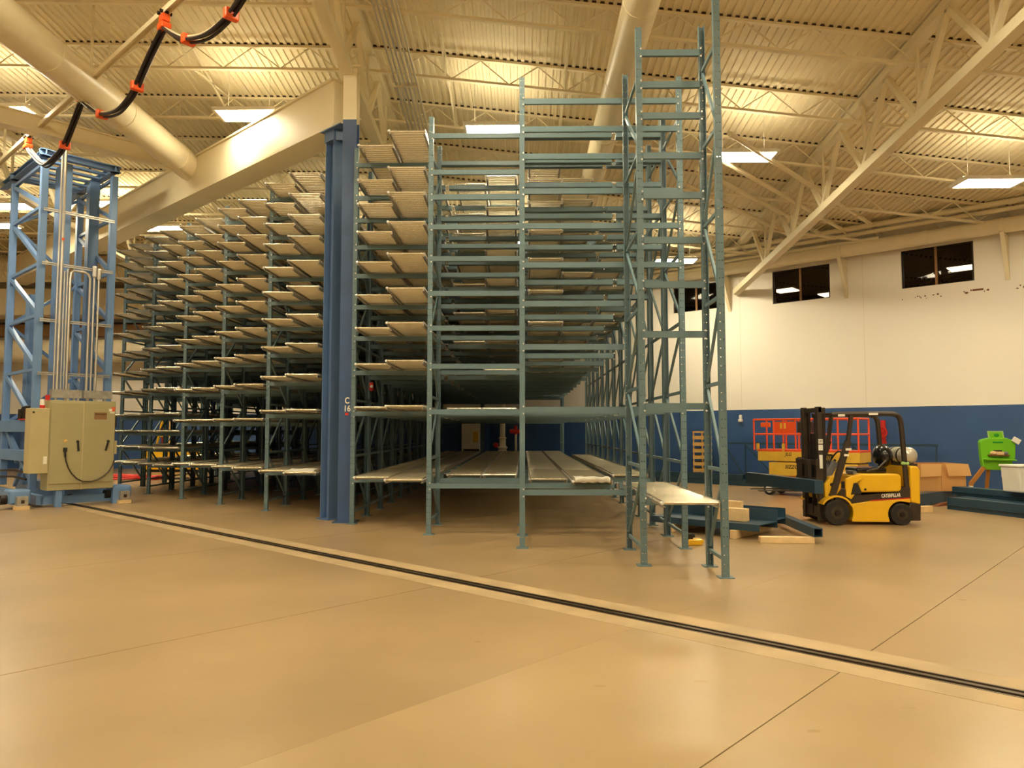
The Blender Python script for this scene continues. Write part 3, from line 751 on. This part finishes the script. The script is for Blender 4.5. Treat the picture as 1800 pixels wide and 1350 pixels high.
for pts, cl, lab in LOOPS:
    t = thing('festoon_cable', lab, 'cable', (0,0,0), RZ, 'festoon cables')
    for k, (dx, dz, m, r) in enumerate(((-.035,0,M_cable,.026),(.02,.03,M_cable,.022),(.03,-.03,M_cable,.024),(-.02,.05,M_cablew,.014),(.05,.045,M_cablew,.012))):
        MB().tube(smooth_path([(4.6+dx, a_*FS, 1.65+(z-1.65)*FS+dz*(1 if 0 < i < len(pts)-1 else .4)) for i, (a_, z) in enumerate(pts)]), r, 6).build('cable', m, t, smooth=True)
    for i in cl:
        a_, z = pts[i][0]*FS, 1.65+(pts[i][1]-1.65)*FS; MB().box(4.51,4.71,a_-.05,a_+.05,z-.07,z+.08).build('cable_clamp', M_orangep, t, bevel=.02)

# ================================================================ FORKLIFT (local x to the rear, y away from the camera)
fk = thing('forklift', 'yellow and black forklift facing left, gas tank on its back', 'forklift', (5.5, 13.1, 0))
def arc(cx, cz, r, a0, a1, n=8): return [(cx+r*math.cos(math.radians(a0+(a1-a0)*k/n)), cz+r*math.sin(math.radians(a0+(a1-a0)*k/n))) for k in range(n+1)]
# lower chassis with wheel arches
prof = [(.27,.06),(.92,.055)] + arc(1.12,.19,.225,205,75,8) + [(1.29,.39),(1.29,.47),(.6,.42),(.27,.37)] + arc(0,.22,.29,28,-25,4)
MB().prism(prof, 'y', .03, 1.03).build('chassis', M_yellow, fk, bevel=.012)
fend = arc(0,.22,.27,150,25,8) + arc(0,.22,.30,25,150,8)
for y0 in (0, .86): MB().prism(fend, 'y', y0, y0+.2).build('fender', M_yellow, fk)
MB().prism([(-.02,.45),(.2,.36),(.6,.43),(1.29,.475),(1.29,.66),(1.17,.66),(1.1,.57),(.45,.52),(.35,.62),(.12,.62)], 'y', .04, 1.02).build('frame_band', M_blacksteel, fk); fb_ = bpy.data.objects['frame_band']
MB().prism([(.6,.424),(1.29,.468),(1.29,.482),(.6,.438)], 'y', .025, .04).build('red_stripe', M_red, fb_)
text('lettering', 'CATERPILLAR', .088, M_sticker, fb_, (.955,.036,.515), (PI/2,math.radians(-3),0), sx=.62)
hood = [(.45,.565)] + arc(1.10,.635,.06,-80,0,3) + arc(1.09,.82,.07,0,90,4) + arc(.5,.80,.09,90,160,3) + [(.40,.70)]
MB().prism(hood, 'y', .06, 1.0).build('hood', M_yellow, fk, bevel=.03, seg=3); hd_ = bpy.data.objects['hood']
MB().prism([(.17,.80),(.30,.86),(.48,.885),(.46,.80),(.38,.76),(.33,.55),(.26,.45),(.17,.5)], 'y', .02, .08).build('hood_trim', M_yellow, fk, bevel=.01)
MB().prism([(.25,.53),(.30,.73),(.37,.74),(.44,.56)], 'y', .012, .5).build('step_well', M_black, fk)
MB().tube([(.52,.055,.62),(.52,.075,.62)], .022, 10).build('hood_bolt', M_black, hd_)
MB().prism([(-.16,.42),(.10,.42),(.14,.7),(.06,.86),(-.06,.84),(-.16,.7)], 'y', .12, .95).build('cowl', M_yellow, fk, bevel=.02); cw_ = bpy.data.objects['cowl']
for (x, z) in ((-.04,.70),(-.07,.52)): MB().tube([(x,.11,z),(x,.125,z)], .03, 10).build('cowl_hole', M_black, cw_)
MB().prism([(-.14,.82),(.02,.82),(.16,1.06),(.06,1.12),(-.05,.98)], 'y', .25, .8).build('dashboard', M_grey, fk, bevel=.02)
MB().tube([(.06,.5,1.0),(.2,.5,1.12)], .025, 8).build('steering_column', M_black, fk)
ring = [(.2+.17*math.cos(t)*.45, .5+.17*math.sin(t), 1.13+.17*math.cos(t)*.85) for t in [2*PI*k/20 for k in range(21)]]
MB().tube(ring, .014, 6).build('steering_wheel', M_black, fk, smooth=True)
for k in range(3): MB().tube([(-.02,.3+.07*k,.98),(.05,.3+.07*k,1.2)], .009, 6).ball((.05,.3+.07*k,1.21), .02, 8, 5).build('lever', M_black, fk, smooth=True)
# seat
MB().box(.48,1.02,.28,.78,.885,.99).build('seat', M_vinyl, fk, bevel=.04, seg=3)
MB().ball((1.06,.53,1.19), .21, 16, 10, sc=(.75,1.15,1.0)).build('seat_back', M_vinyl, fk, smooth=True)
MB().tube([(.62,.2,.93),(.82,.2,.98),(.98,.22,1.12)], .018, 8).build('seat_arm', M_blacksteel, fk, smooth=True)
MB().box(.42,.62,.3,.6,.87,.93).build('tool_tray', M_grey, fk, bevel=.01)
# counterweight
MB().prism([(1.295,.40),(1.46,.36),(1.47,.96),(1.42,1.03),(1.295,1.03)], 'y', .02, 1.04).build('counterweight', M_yellow, fk, bevel=.03, seg=3)
MB().prism([(1.27,.08),(1.46,.08),(1.47,.36),(1.295,.40),(1.25,.3)], 'y', .03, 1.03).build('counterweight_base', M_blacksteel, fk, bevel=.015)
# overhead guard
for y in (.1, .95):
    MB().tube(smooth_path([(1.27,y,.5),(1.25,y,.9),(1.205,y,1.7),(1.17,y,1.88),(1.08,y,1.94),(.9,y,1.95),(.3,y,1.945),(-.02,y,1.93)], 4), .045, 8).build('guard_bar', M_blacksteel, fk, smooth=True)
    MB().bar((.33,y,1.93),(.26,y,1.45),.06,.06).bar((.26,y,1.46),(-.05,y,.48),.07,.1).build('guard_pillar', M_blacksteel, fk)
for x in (-.02,.14,.3,.46,.62,.78,.94): MB().box(x-.02,x+.02,.1,.95,1.93,1.96).build('guard_slat', M_blacksteel, fk)
MB().box(.62,.78,.052,.056,1.925,1.965).build('label_plate', M_sticker, fk); MB().box(.08,.2,.052,.056,1.9,1.94).build('label_plate', M_sticker, fk)
MB().box(.2,.3,.06,.064,1.3,1.34).build('label_plate', M_sticker, fk); MB().box(.17,.25,.06,.064,1.2,1.24).build('label_plate', M_sticker, fk)
# mast
for y in (.17, .85):
    MB().box(-.24,-.16,y,y+.12,.05,2.08).box(-.16,-.08,y+.04,y+.10,.05,2.06).build('mast_rail', M_blacksteel, fk, bevel=.008)
    MB().box(-.2,-.1,y+.02,y+.09,.1,1.95).build('inner_rail', M_darksteel, fk)
MB().box(-.22,-.1,.17,.97,1.98,2.06).build('mast_crosshead', M_blacksteel, fk); MB().box(-.2,-.1,.17,.97,.1,.3).build('mast_tie', M_blacksteel, fk); MB().box(-.12,-.08,.2,.95,1.45,1.55).build('mast_tie', M_blacksteel, fk)
MB().tube([(-.16,.57,.15),(-.16,.57,1.6)], .05, 10).build('lift_cylinder', M_darksteel, fk, smooth=True)
for y in (.45,.69): MB().box(-.19,-.17,y,y+.025,.5,1.95).build('lift_chain', M_blacksteel, fk)
MB().tube([(-.14,.38,.9),(-.14,.38,1.9)], .016, 6).build('chrome_rod', M_bolt, fk, smooth=True)
for z in (.72,1.04): MB().box(-.32,-.26,.1,1.05,z,z+.09).build('carriage_bar', M_blacksteel, fk)
for y in (.3,.75):
    MB().box(-.38,-.32,y,y+.1,.56,1.12).build('fork_shank', M_blacksteel, fk); MB().prism([(-.38,.56),(-.38,.6),(-1.25,.58),(-1.25,.565)], 'y', y, y+.1).build('fork', M_blacksteel, fk)
MB().box(-.30,-.24,.12,.2,.6,1.15).build('carriage_side', M_blacksteel, fk); MB().box(-.30,-.24,.95,1.03,.6,1.15).build('carriage_side', M_blacksteel, fk)
MB().box(-.235,-.155,.168,.1695,1.42,1.5).build('mast_label', M_sticker, fk); MB().box(-.235,-.155,.168,.1695,1.30,1.40).build('mast_label', M_white, fk); MB().box(-.225,-.165,.168,.1695,.98,1.22).build('mast_label', M_white, fk)
text('lettering', 'CAT', .05, M_blacksteel, fk, (-.195,.167,1.46), (PI/2,0,0), sx=.7)
for x, r in ((0,.22),(1.12,.19)):
    for y in (.0, .88):
        t = MB(); t.tube([(x,y,r),(x,y+.17,r)], r, 28); MBt = t.build('tyre', M_black, fk, bevel=.02, seg=3)
        MB().tube([(x,y-.008,r),(x,y+.02,r)], r*.52, 18).build('wheel_rim', M_blacksteel, MBt); MB().tube([(x,y-.03,r),(x,y,r)], r*.22, 12).build('hub', M_darksteel, MBt)
# gas tank carried on the back
MB().tube([(1.42,.2,1.2),(1.42,.23,1.2),(1.42,.29,1.2),(1.42,.8,1.2),(1.42,.86,1.2),(1.42,.89,1.2)], [.06,.12,.155,.155,.12,.06], 20).build('gas_tank', M_tank, fk, smooth=True); gt_ = bpy.data.objects['gas_tank']
for y in (.42,.7): MB().tube([(1.42,y,1.2),(1.42,y+.04,1.2)], .16, 20).build('tank_strap', M_darksteel, gt_)
MB().box(1.3,1.52,.2,.9,1.025,1.06).build('tank_cradle', M_blacksteel, fk); MB().tube([(1.18,.08,1.08),(1.3,.08,1.07)],.03,8).build('rear_lamp', M_paleg, fk)
def steel_beam(name, label, p0, p1, w_, h_, group=None, m=M_beamteal, lip=True, cat='steel beam', caps=False):
    p0 = Vector(p0); p1 = Vector(p1); L = (p1-p0).length
    t = thing(name, label, cat, tuple(p0), math.atan2((p1-p0).y, (p1-p0).x), group)
    b = MB(); th = .012
    b.box(0,L,-w_/2,-w_/2+th,0,h_); b.box(0,L,w_/2-th,w_/2,0,h_); b.box(0,L,-w_/2+th,w_/2-th,0,th); b.box(0,L,-w_/2+th,w_/2-th,h_-th,h_)
    b.build('hollow_section', m, t)
    if lip: MB().box(0,L,w_/2,w_/2+.03,h_*.35,h_*.35+.01).box(0,L,-w_/2-.03,-w_/2,h_*.35,h_*.35+.01).build('step_lip', m, t)
    for x in (0, L-.012): MB().box(x,x+.012,-w_/2-.03,w_/2+.03,-.0,h_+.0).build('end_plate', m, t) if lip else None
    if caps: MB().box(-.006,.004,-w_/2,w_/2,0,h_).box(L-.004,L+.006,-w_/2,w_/2,0,h_).build('end_cap', m, t)
    return t
steel_beam('carried_beam', 'dark blue steel beam lying across the forklift forks', (5.03,12.7,.585), (4.62,15.2,.585), .16, .22, lip=False, caps=True)

# ================================================================ SCISSOR LIFT (local x = b, y = a)
sl = thing('scissor_lift', 'yellow scissor lift with orange guard rails behind the forklift', 'scissor lift', tuple(ab(5.86, 18.6)), RZ)
LL, LWD = 2.55, .85
MB().box(.05,LWD-.05,.1,LL-.25,.16,.5).build('base_chassis', M_orange, sl, bevel=.02)
MB().box(.02,LWD-.02,.05,LL-.3,.50,.845).build('lower_box', M_yellow2, sl, bevel=.02); lb_ = bpy.data.objects['lower_box']
MB().box(0,LWD,0,LL-.02,.87,1.12).build('platform', M_yellow2, sl, bevel=.015); pf_ = bpy.data.objects['platform']
MB().box(-.012,0,.15,LL-.45,1.0,1.012).build('platform_ridge', M_yellow2, pf_)
MB().box(.0,LWD,0,LL,1.12,1.17).build('toe_board', M_orange, sl)
text('lettering', 'JLG', .12, M_blacksteel, pf_, (-.004,1.72,1.05), (PI/2,0,-PI/2), sx=.9, shear=.25)
text('lettering', 'SIZZOR', .125, M_blacksteel, lb_, (.016,1.62,.73), (PI/2,0,-PI/2), sx=.95, shear=.25)
MB().box(.016,.019,.65,1.1,.74,.765).box(.016,.019,.65,1.1,.69,.705).build('black_stripe', M_blacksteel, lb_); MB().box(.045,.05,.5,1.2,.44,.5).build('white_label', M_sticker, sl)
def rail(p0, p1, r=.024): MB().tube([p0, p1], r, 8).build('guard_rail', M_orange, sl, smooth=True)
for x in (.03, LWD-.03):
    rail((x,.03,1.94),(x,LL+.08,1.94)); rail((x,.03,1.56),(x,LL+.08,1.56))
    for y in (.03,.5,.95,1.45,1.85,2.1,LL+.08): rail((x,y,1.15),(x,y,1.94))
for y in (.03, LL+.08): rail((.03,y,1.94),(LWD-.03,y,1.94)); rail((.03,y,1.56),(LWD-.03,y,1.56))
for y in (1.85, LL-.02): MB().box(.0,.06,y-.03,y+.03,1.12,1.32).build('rail_socket', M_yellow2, sl)
MB().box(.03,.05,1.52,2.08,1.58,1.88).build('orange_panel', M_orange, sl); op_ = bpy.data.objects['orange_panel']; MB().box(.02,.03,1.78,1.93,1.70,1.84).build('yellow_notice', M_yellow2, op_)
MB().box(.0,.16,1.12,1.48,1.6,1.88).build('control_box', M_blacksteel, sl, bevel=.02); MB().tube([(-.02,1.36,1.62),(-.02,1.36,1.75)],.01,6).build('toggle', M_white, sl)
MB().box(.02,.1,2.2,2.45,1.74,1.86).build('manual_box', M_orangep, sl, bevel=.02)
for x in (.02, LWD-.12):
    for y in (.35, LL-.3):
        ty_ = MB().tube([(x,y,.15),(x+.1,y,.15)], .15, 20).build('tyre', M_black, sl, bevel=.015); MB().tube([(x-.01,y,.15),(x+.02,y,.15)], .09, 16).build('wheel_hub', M_white, ty_)
for k in range(3): MB().bar((.3,.3,.5),(.3,LL-.5,.84),.04,.06).build('scissor_arm', M_yellow2, sl) if k == 0 else None
# ================================================================ WALL SIDE ITEMS ON THE RIGHT
bf = thing('rack_frame', 'unused blue rack frame lying on edge against the right wall', 'rack frame', tuple(ab(0, 22.6)), RZ)
MB().box(-.04,.04,5.1,11.34,1.21,1.28).build('post', M_beamteal, bf); MB().box(-.04,.04,5.1,11.34,0,.07).build('post', M_beamteal, bf)
for i, u in enumerate((5.15,6.2,7.3,8.4,9.5,10.6,11.3)):
    MB().box(-.02,.02,u-.02,u+.02,.07,1.21).build('strut', M_beamteal, bf)
    if i < 6: MB().bar((0,u,.08),(0,(6.2,7.3,8.4,9.5,10.6,11.3)[i],1.2),.03,.04).build('diagonal_brace', M_beamteal, bf)
for i, (b_, z) in enumerate(((21.2,.0),(21.5,0),(21.2,.17))):
    p0 = ab(9.4+.3*i, b_, z); p1 = ab(13.0+.2*i, b_, z)
    steel_beam('steel_beam', ['blue beam on the floor before the pallet stack, front of three','blue beam on the floor under the pallet stack, rear of three','blue beam topping the pile before the pallet stack'][i], p0, p1, .2, .16, 'beams by the pallet stack', lip=False)
# pallet stack
for k in range(7):
    t = thing('pallet', '%s pallet of the wooden stack seen between the rack posts' % ('lowest','second','third','fourth','fifth','sixth','topmost')[k], 'pallet', tuple(ab(11.66, 21.75, .165+k*.21)), -.22, 'stacked wooden pallets')
    for y in (0,.28,.56,.84): MB().box(-.3,.3,y,y+.14,.155,.208).build('deck_board', M_palletwood, t)
    for x in (-.29,-.02,.25): MB().box(x,x+.04,.02,.96,.05,.155).build('stringer', M_palletwood, t)
    for y in (0,.42,.84): MB().box(-.3,.3,y,y+.14,.0,.05).build('bottom_board', M_palletwood, t)
sd = thing('soap_dispenser', 'small white dispenser on the blue wall left of the scissor lift', 'dispenser', tuple(BX*BW+AX*10.93), RZ)
MB().box(-.1,0,-.07,.07,1.93,2.03).build('body', M_white, sd, bevel=.02); MB().box(-.08,0,-.045,.045,2.03,2.17).build('cap', M_white, sd, bevel=.02)
rv = thing('red_valve', 'red pipe valve on the blue wall behind the forklift guard', 'valve', tuple(BX*BW+AX*6.55), RZ)
MB().tube([(-.15,0,1.25),(-.15,0,1.95)], .07, 10).tube([(-.15,0,1.3),(0,0,1.3)],.05,8).build('valve_body', M_red, rv, smooth=True)
rg = [(-.3,.14*math.cos(2*PI*k/12),1.6+.14*math.sin(2*PI*k/12)) for k in range(13)]
MB().tube(rg, .02, 6).tube([(-.3,0,1.6),(-.15,0,1.6)],.02,6).build('hand_wheel', M_red, rv, smooth=True)

# ---------------------------------------------------------------- cardboard box and beams behind the forklift
steel_beam('steel_beam', 'blue steel beam under the open cardboard box', (8.55,16.35,.02), (10.7,18.2,.02), .22, .25, lip=False)
cbx = thing('cardboard_box', 'large open cardboard box with folded flaps behind the forklift', 'box', (8.97, 17.0, .275), math.radians(6))
CX, CY, CZ, th = 1.16, .75, .62, .008
MB().box(0,CX,0,th,0,CZ).build('front_panel', M_carton, cbx); MB().box(0,CX,CY-th,CY,0,CZ).build('back_panel', M_carton_in, cbx)
MB().box(0,th,th,CY-th,0,CZ).build('side_panel', M_carton, cbx); MB().box(CX-th,CX,th,CY-th,0,CZ).build('side_panel', M_carton, cbx); MB().box(th,CX-th,th,CY-th,0,th).build('bottom_panel', M_carton_in, cbx)
MB().prism([(.02,CZ),(.52,CZ),(.50,CZ-.27),(.02,CZ-.29)], 'y', -.09, -.08).build('flap', M_flap, cbx)
MB().prism([(.60,CZ),(CX-.02,CZ),(CX+.05,CZ-.27),(.66,CZ-.27)], 'y', -.12, -.11).build('flap', M_flap, cbx)
MB().box(.555,.57,-.003,0,.02,CZ).build('fold_line', M_carton_in, cbx)
MB().bar((CX+.02,0,CZ),(CX+.18,.0,CZ-.3),CY*.9,.008, up=(0,1,0)).build('flap', M_carton, cbx) if False else None
cz = thing('brown_offcut', 'rust brown offcut on the floor behind the forklift', 'offcut', (9.0, 16.35, 0), .5)
MB().prism([(0,0),(.85,0),(.95,.07),(.8,.1),(.2,.05)], 'y', 0, .1).build('offcut_body', M_brownbit, cz)
wbk = thing('wood_block', 'pale wood block on the floor right of the forklift', 'wood block', (7.86, 15.1, 0), .12); MB().box(0,.42,0,.12,0,.13).build('block', M_wood, wbk, bevel=.006)
# stacked long beams at far right
dv = Vector((-.28,.96,0)).normalized(); nv = Vector((.96,.28,0)).normalized()
P0 = Vector((8.98,15.83,0))
def rb(off, z, back, L, lab): 
    q = P0 + nv*off + dv*back
    steel_beam('steel_beam', lab, tuple(q + Vector((0,0,z))), tuple(q - dv*L + Vector((0,0,z))), .26, .25 if z == 0 else .17, 'long blue beams at far right', lip=True)
rb(.12, 0, 0, 4.2, 'long blue beam on the floor at far right, nearest the aisle')
rb(.46, 0, .1, 4.3, 'long blue beam on the floor at far right, middle one')
rb(.80, 0, .4, 4.6, 'long blue beam on the floor at far right, rearmost one')
rb(.78, .255, .5, 4.6, 'long blue beam on top of the far right pile')
bin_ = thing('plastic_bin', 'white translucent plastic bin on the far right beams', 'bin', (9.98, 14.75, .43), math.radians(10))
MB().prism([(-.22,0),(.25,0),(.29,.5),(-.26,.5)], 'y', 0, .45).build('tub', M_white, bin_, bevel=.03, seg=3); MB().box(-.28,.31,-.02,.47,.5,.545).build('lid', M_white, bin_, bevel=.015)
MB().box(.16,.165,-.004,.0,.03,.49).build('seam', M_sticker, bin_)
gr = thing('green_caddy', 'bright green plastic tool caddy on a brown stand', 'caddy', (11.75, 18.5, .1), math.radians(-8)); gr.scale = (.92,1,.94)
body = [(-.43,1.36),(-.38,1.42),(-.2,1.46),(.22,1.46),(.4,1.40),(.45,1.32),(.43,.92),(.36,.86),(.34,.66),(.28,.60),(-.28,.62),(-.38,.70),(-.41,.90)]
MB().prism(body, 'y', 0, .16).build('shell', M_green, gr, bevel=.03, seg=3)
MB().prism([(-.38,.93),(.40,.90),(.40,.86),(-.38,.88)], 'y', -.12, .02).build('shelf_lip', M_green, gr, bevel=.015)
MB().prism([(-.2,1.40),(.2,1.40),(.17,1.64),(-.22,1.64)], 'y', .05, .07).build('sign_card', M_paleg, gr); MB().prism([(-.17,1.45),(.16,1.45),(.14,1.61),(-.18,1.61)], 'y', .045, .05).build('sign_panel', M_green, gr)
MB().ball((0,.045,1.53), .06, 10, 6, sc=(1.2,.15,.8)).build('green_mark', M_greendark, gr)
MB().box(-.12,.14,-.006,.01,1.32,1.37).build('handle_slot', M_greendark, gr, bevel=.015)
MB().box(-.12,.1,-.006,.01,1.06,1.14).build('tray_slot', M_blacksteel, gr)
MB().box(-.26,.24,-.1,-.0,.99,1.02).build('tool_shelf', M_brownbit, gr)
MB().ball((-.15,-.06,1.065), .075, 10, 6, sc=(1.1,.6,.7)).box(-.08,.1,-.1,-.02,1.02,1.1).build('gloves', M_wood, gr, smooth=False); MB().ball((.16,-.05,1.06), .07, 10, 6, sc=(1.1,.7,.7)).build('dark_tool', M_grey, gr)
MB().bar((.36,-.03,1.44),(.52,-.05,1.34),.05,.14).build('white_tag', M_white, gr, bevel=.01); MB().box(.06,.18,-.02,.0,.44,.60).build('hanging_tag', M_sticker, gr)
MB().bar((-.36,.02,.68),(-.68,.02,.27),.08,.09).bar((-.68,.02,.29),(-.70,.02,.2),.08,.09).build('stand_leg', M_brown, gr); MB().box(-.74,-.66,-.03,.07,-.1,.2).build('leg_foot', M_white, gr)
MB().bar((.25,.1,.62),(.35,.12,-.1),.07,.07).build('stand_leg', M_brown, gr); MB().bar((-.2,.12,.64),(-.2,.3,-.1),.07,.07).build('stand_leg', M_brown, gr)

# ---------------------------------------------------------------- beams on timber by the tall rack post
def channel(label, a0, a1, b0, w_, z, h_):
    t = thing('steel_channel', label, 'steel beam', tuple(ab(a0, b0, z)), RZ, 'blue channels by the tall rack post')
    L = a1-a0
    MB().box(0,w_,0,L,.09,.102).build('web_plate', M_beamteal, t); MB().box(0,.012,0,L,0,.09).build('flange', M_beamteal, t); MB().box(w_-.012,w_,0,L,0,h_+.12).build('flange', M_beamteal, t)
channel('wide blue steel channel resting on timber behind the tall rack post', 4.86, 6.75, 10.78, .66, .13, .16)
channel('second wide blue steel channel nested behind the first one', 4.95, 6.9, 11.48, .5, .13, .14)
wb1 = thing('wood_block', 'large pale wood block standing in the blue steel channel', 'wood block', tuple(ab(5.17, 10.98, .233)), RZ); MB().box(0,.14,0,.5,0,.2).build('block', M_wood, wb1, bevel=.008)
wb2 = thing('wood_block', 'small pale wood block on the channel beside the larger block', 'wood block', tuple(ab(5.36, 11.2, .233)), RZ); MB().box(0,.12,0,.36,0,.29).build('block', M_wood, wb2, bevel=.008)
wb3 = thing('timber', 'timber under the left part of the blue channel', 'timber', tuple(ab(6.3, 10.7, 0)), RZ); MB().box(0,1.3,0,.1,0,.13).build('block', M_wood, wb3, bevel=.006)
wb4 = thing('timber', 'timber under the right end of the blue channel', 'timber', tuple(ab(5.2, 10.7, 0)), RZ); MB().box(0,1.35,0,.1,0,.13).build('block', M_wood, wb4, bevel=.006)
wb5 = thing('timber', 'pale timber lying under the open ended tube', 'timber', (3.5, 11.05, 0), math.radians(-4)); MB().box(0,.78,0,.12,0,.09).build('block', M_wood, wb5, bevel=.006)
steel_beam('steel_tube', 'dark blue square tube with open black end on pale timber', (4.32,10.98,.095), (4.52,13.9,.095), .13, .13, lip=False)
yt = thing('yellow_tool', 'yellow hand tool on the floor between rack feet', 'tool', (2.36,10.78,0), math.radians(10))
MB().prism([(0,0),(.24,0),(.27,.05),(.25,.09),(.05,.09),(-.02,.05)], 'y', 0, .12).build('tool_body', M_yellow, yt, bevel=.015); MB().box(.02,.14,.02,.1,.11,.16).build('battery', M_black, yt, bevel=.01); MB().box(.05,.11,.03,.09,.09,.11).build('tool_neck', M_black, yt)
pb = thing('paper_scrap', 'crumpled pale carton scrap on the floor behind the ladder bay', 'scrap', (2.9, 13.6, 0))
MB().ball((.15,.1,.3),.16,7,5,sc=(1.3,.8,.6)).box(.0,.3,0,.2,0,.24).build('scrap_body', M_wood, pb)

# ================================================================ FAR ITEMS BEHIND THE RACKS
ec = thing('electrical_cabinet', 'cream electrical cabinet with yellow notice seen under the middle bays', 'cabinet', (-2.6, 31.75, 0))
MB().box(0,.78,0,.42,.08,2.05).build('body', M_wall, ec, bevel=.01); ed_ = MB().box(.04,.74,-.015,0,.9,2.0).build('door', M_wall, ec); MB().box(.5,.71,-.02,-.015,1.15,1.6).build('yellow_notice', M_yellow, ed_); MB().box(.08,.76,-.01,0,.78,.86).build('dark_gap', M_darksteel, ec)
MB().box(.0,.78,.0,.42,0,.08).build('plinth', M_darksteel, ec)
rs = thing('standpipe', 'cream riser pipe with bulging valve seen under the middle bays', 'standpipe', (-.82, 30.9, 0))
MB().tube([(0,0,0),(0,0,.3),(0,0,.45),(0,0,.62),(0,0,.78),(0,0,.86),(0,0,.95),(0,0,1.02),(0,0,1.3),(0,0,1.34),(0,0,1.4),(0,0,4)], [.2,.2,.22,.27,.24,.14,.22,.14,.13,.17,.11,.11], 16).build('riser', M_duct, rs, smooth=True)
MB().tube([(.55,0,0),(.55,0,1.5)], .05, 8).build('side_pipe', M_duct, rs); MB().tube([(.3,0,1.62),(.85,0,1.62)], .09, 8).tube([(.55,0,1.5),(.55,0,1.85)],.07,8).build('red_valve_body', M_red, rs, smooth=True)
MB().ball((-.28,0,1.05),.11,8,6).build('red_gauge', M_red, rs, smooth=True)
al = thing('fire_alarm', 'small red alarm box on a rack post right of the column', 'alarm', (-3.02, 14.2, 2.42)); MB().box(.04,.12,.13,.2,0,.17).build('body', M_red, al, bevel=.01); MB().tube([(.09,.128,.09),(.09,.12,.09)],.03,10).build('knob', M_white, al)
yb = thing('yellow_bin', 'dark yellow container on the floor behind the left rack', 'bin', (-15.2, 29.4, 0)); MB().box(0,2.4,0,1.0,.1,.95).build('tub', M_yellow, yb, bevel=.04); MB().box(.1,2.3,.1,.9,0,.1).build('skid', M_darksteel, yb)
rh = thing('red_hose', 'tangled red hoses on the floor behind the left rack', 'hose', (-13.6, 25.2, 0))
pts = [(1.7*math.sin(k*.7)+.25*math.sin(k*2.1), .6*math.cos(k*.9)+.2*math.sin(k*1.7), .05+.04*(k % 3)) for k in range(46)]
MB().tube(smooth_path(pts, 3), .035, 6).build('hose', M_red, rh, smooth=True)
bh = thing('black_hose', 'dark hose lying on the floor beside the red hoses', 'hose', (-12.6, 25.0, 0))
MB().tube(smooth_path([(-.6,0,.04),(0,.3,.04),(.6,-.1,.04),(1.4,.2,.04),(2.0,-.2,.04)], 5), .035, 6).build('hose', M_cable, bh, smooth=True)
ld = thing('step_ladder', 'yellow and red step ladder by the back wall behind the left rack', 'ladder', (-15.6, 31.0, 0))
for x0, x1, y0, y1, m in ((0,.2,0,.5,M_yellow),(.75,.55,0,.5,M_yellow),(0,.2,1.0,.5,M_red),(.75,.55,1.0,.5,M_red)):
    MB().bar((x0,y0,0),(x1,y1,2.1),.08,.06).build('side_rail', m, ld)
for k in range(1,6): MB().box(.04*k,.75-.04*k,.1*k-.06,.1*k+.06,.35*k-.02,.35*k+.02).build('rung', M_yellow, ld)
MB().box(.18,.57,.4,.6,2.1,2.15).build('top_step', M_red, ld)
yb2 = thing('yellow_drum', 'yellow drum on the floor deep under the left rack', 'drum', (-10.3, 30.2, 0)); MB().tube([(0,0,0),(0,0,.02),(0,0,.85),(0,0,.9)],[.26,.3,.3,.28],20).build('drum_body', M_yellow, yb2, smooth=True); MB().tube([(0,0,.9),(0,0,.93)],.29,20).build('lid', M_darksteel, yb2)
wc = thing('white_carton', 'white carton low behind the left rack bays', 'box', (-11.6, 27.9, 0), .3); MB().box(0,.6,0,.4,0,.5).build('carton_body', M_sticker, wc, bevel=.01); MB().box(0,.6,.19,.21,.5,.504).build('tape', M_wood, wc)
jc = thing('jacket', 'dark jacket draped over the blue crane carriage at far left', 'jacket', tuple(TO + AX*1.5 + Vector((0,0,1.91))), RZ) if False else None
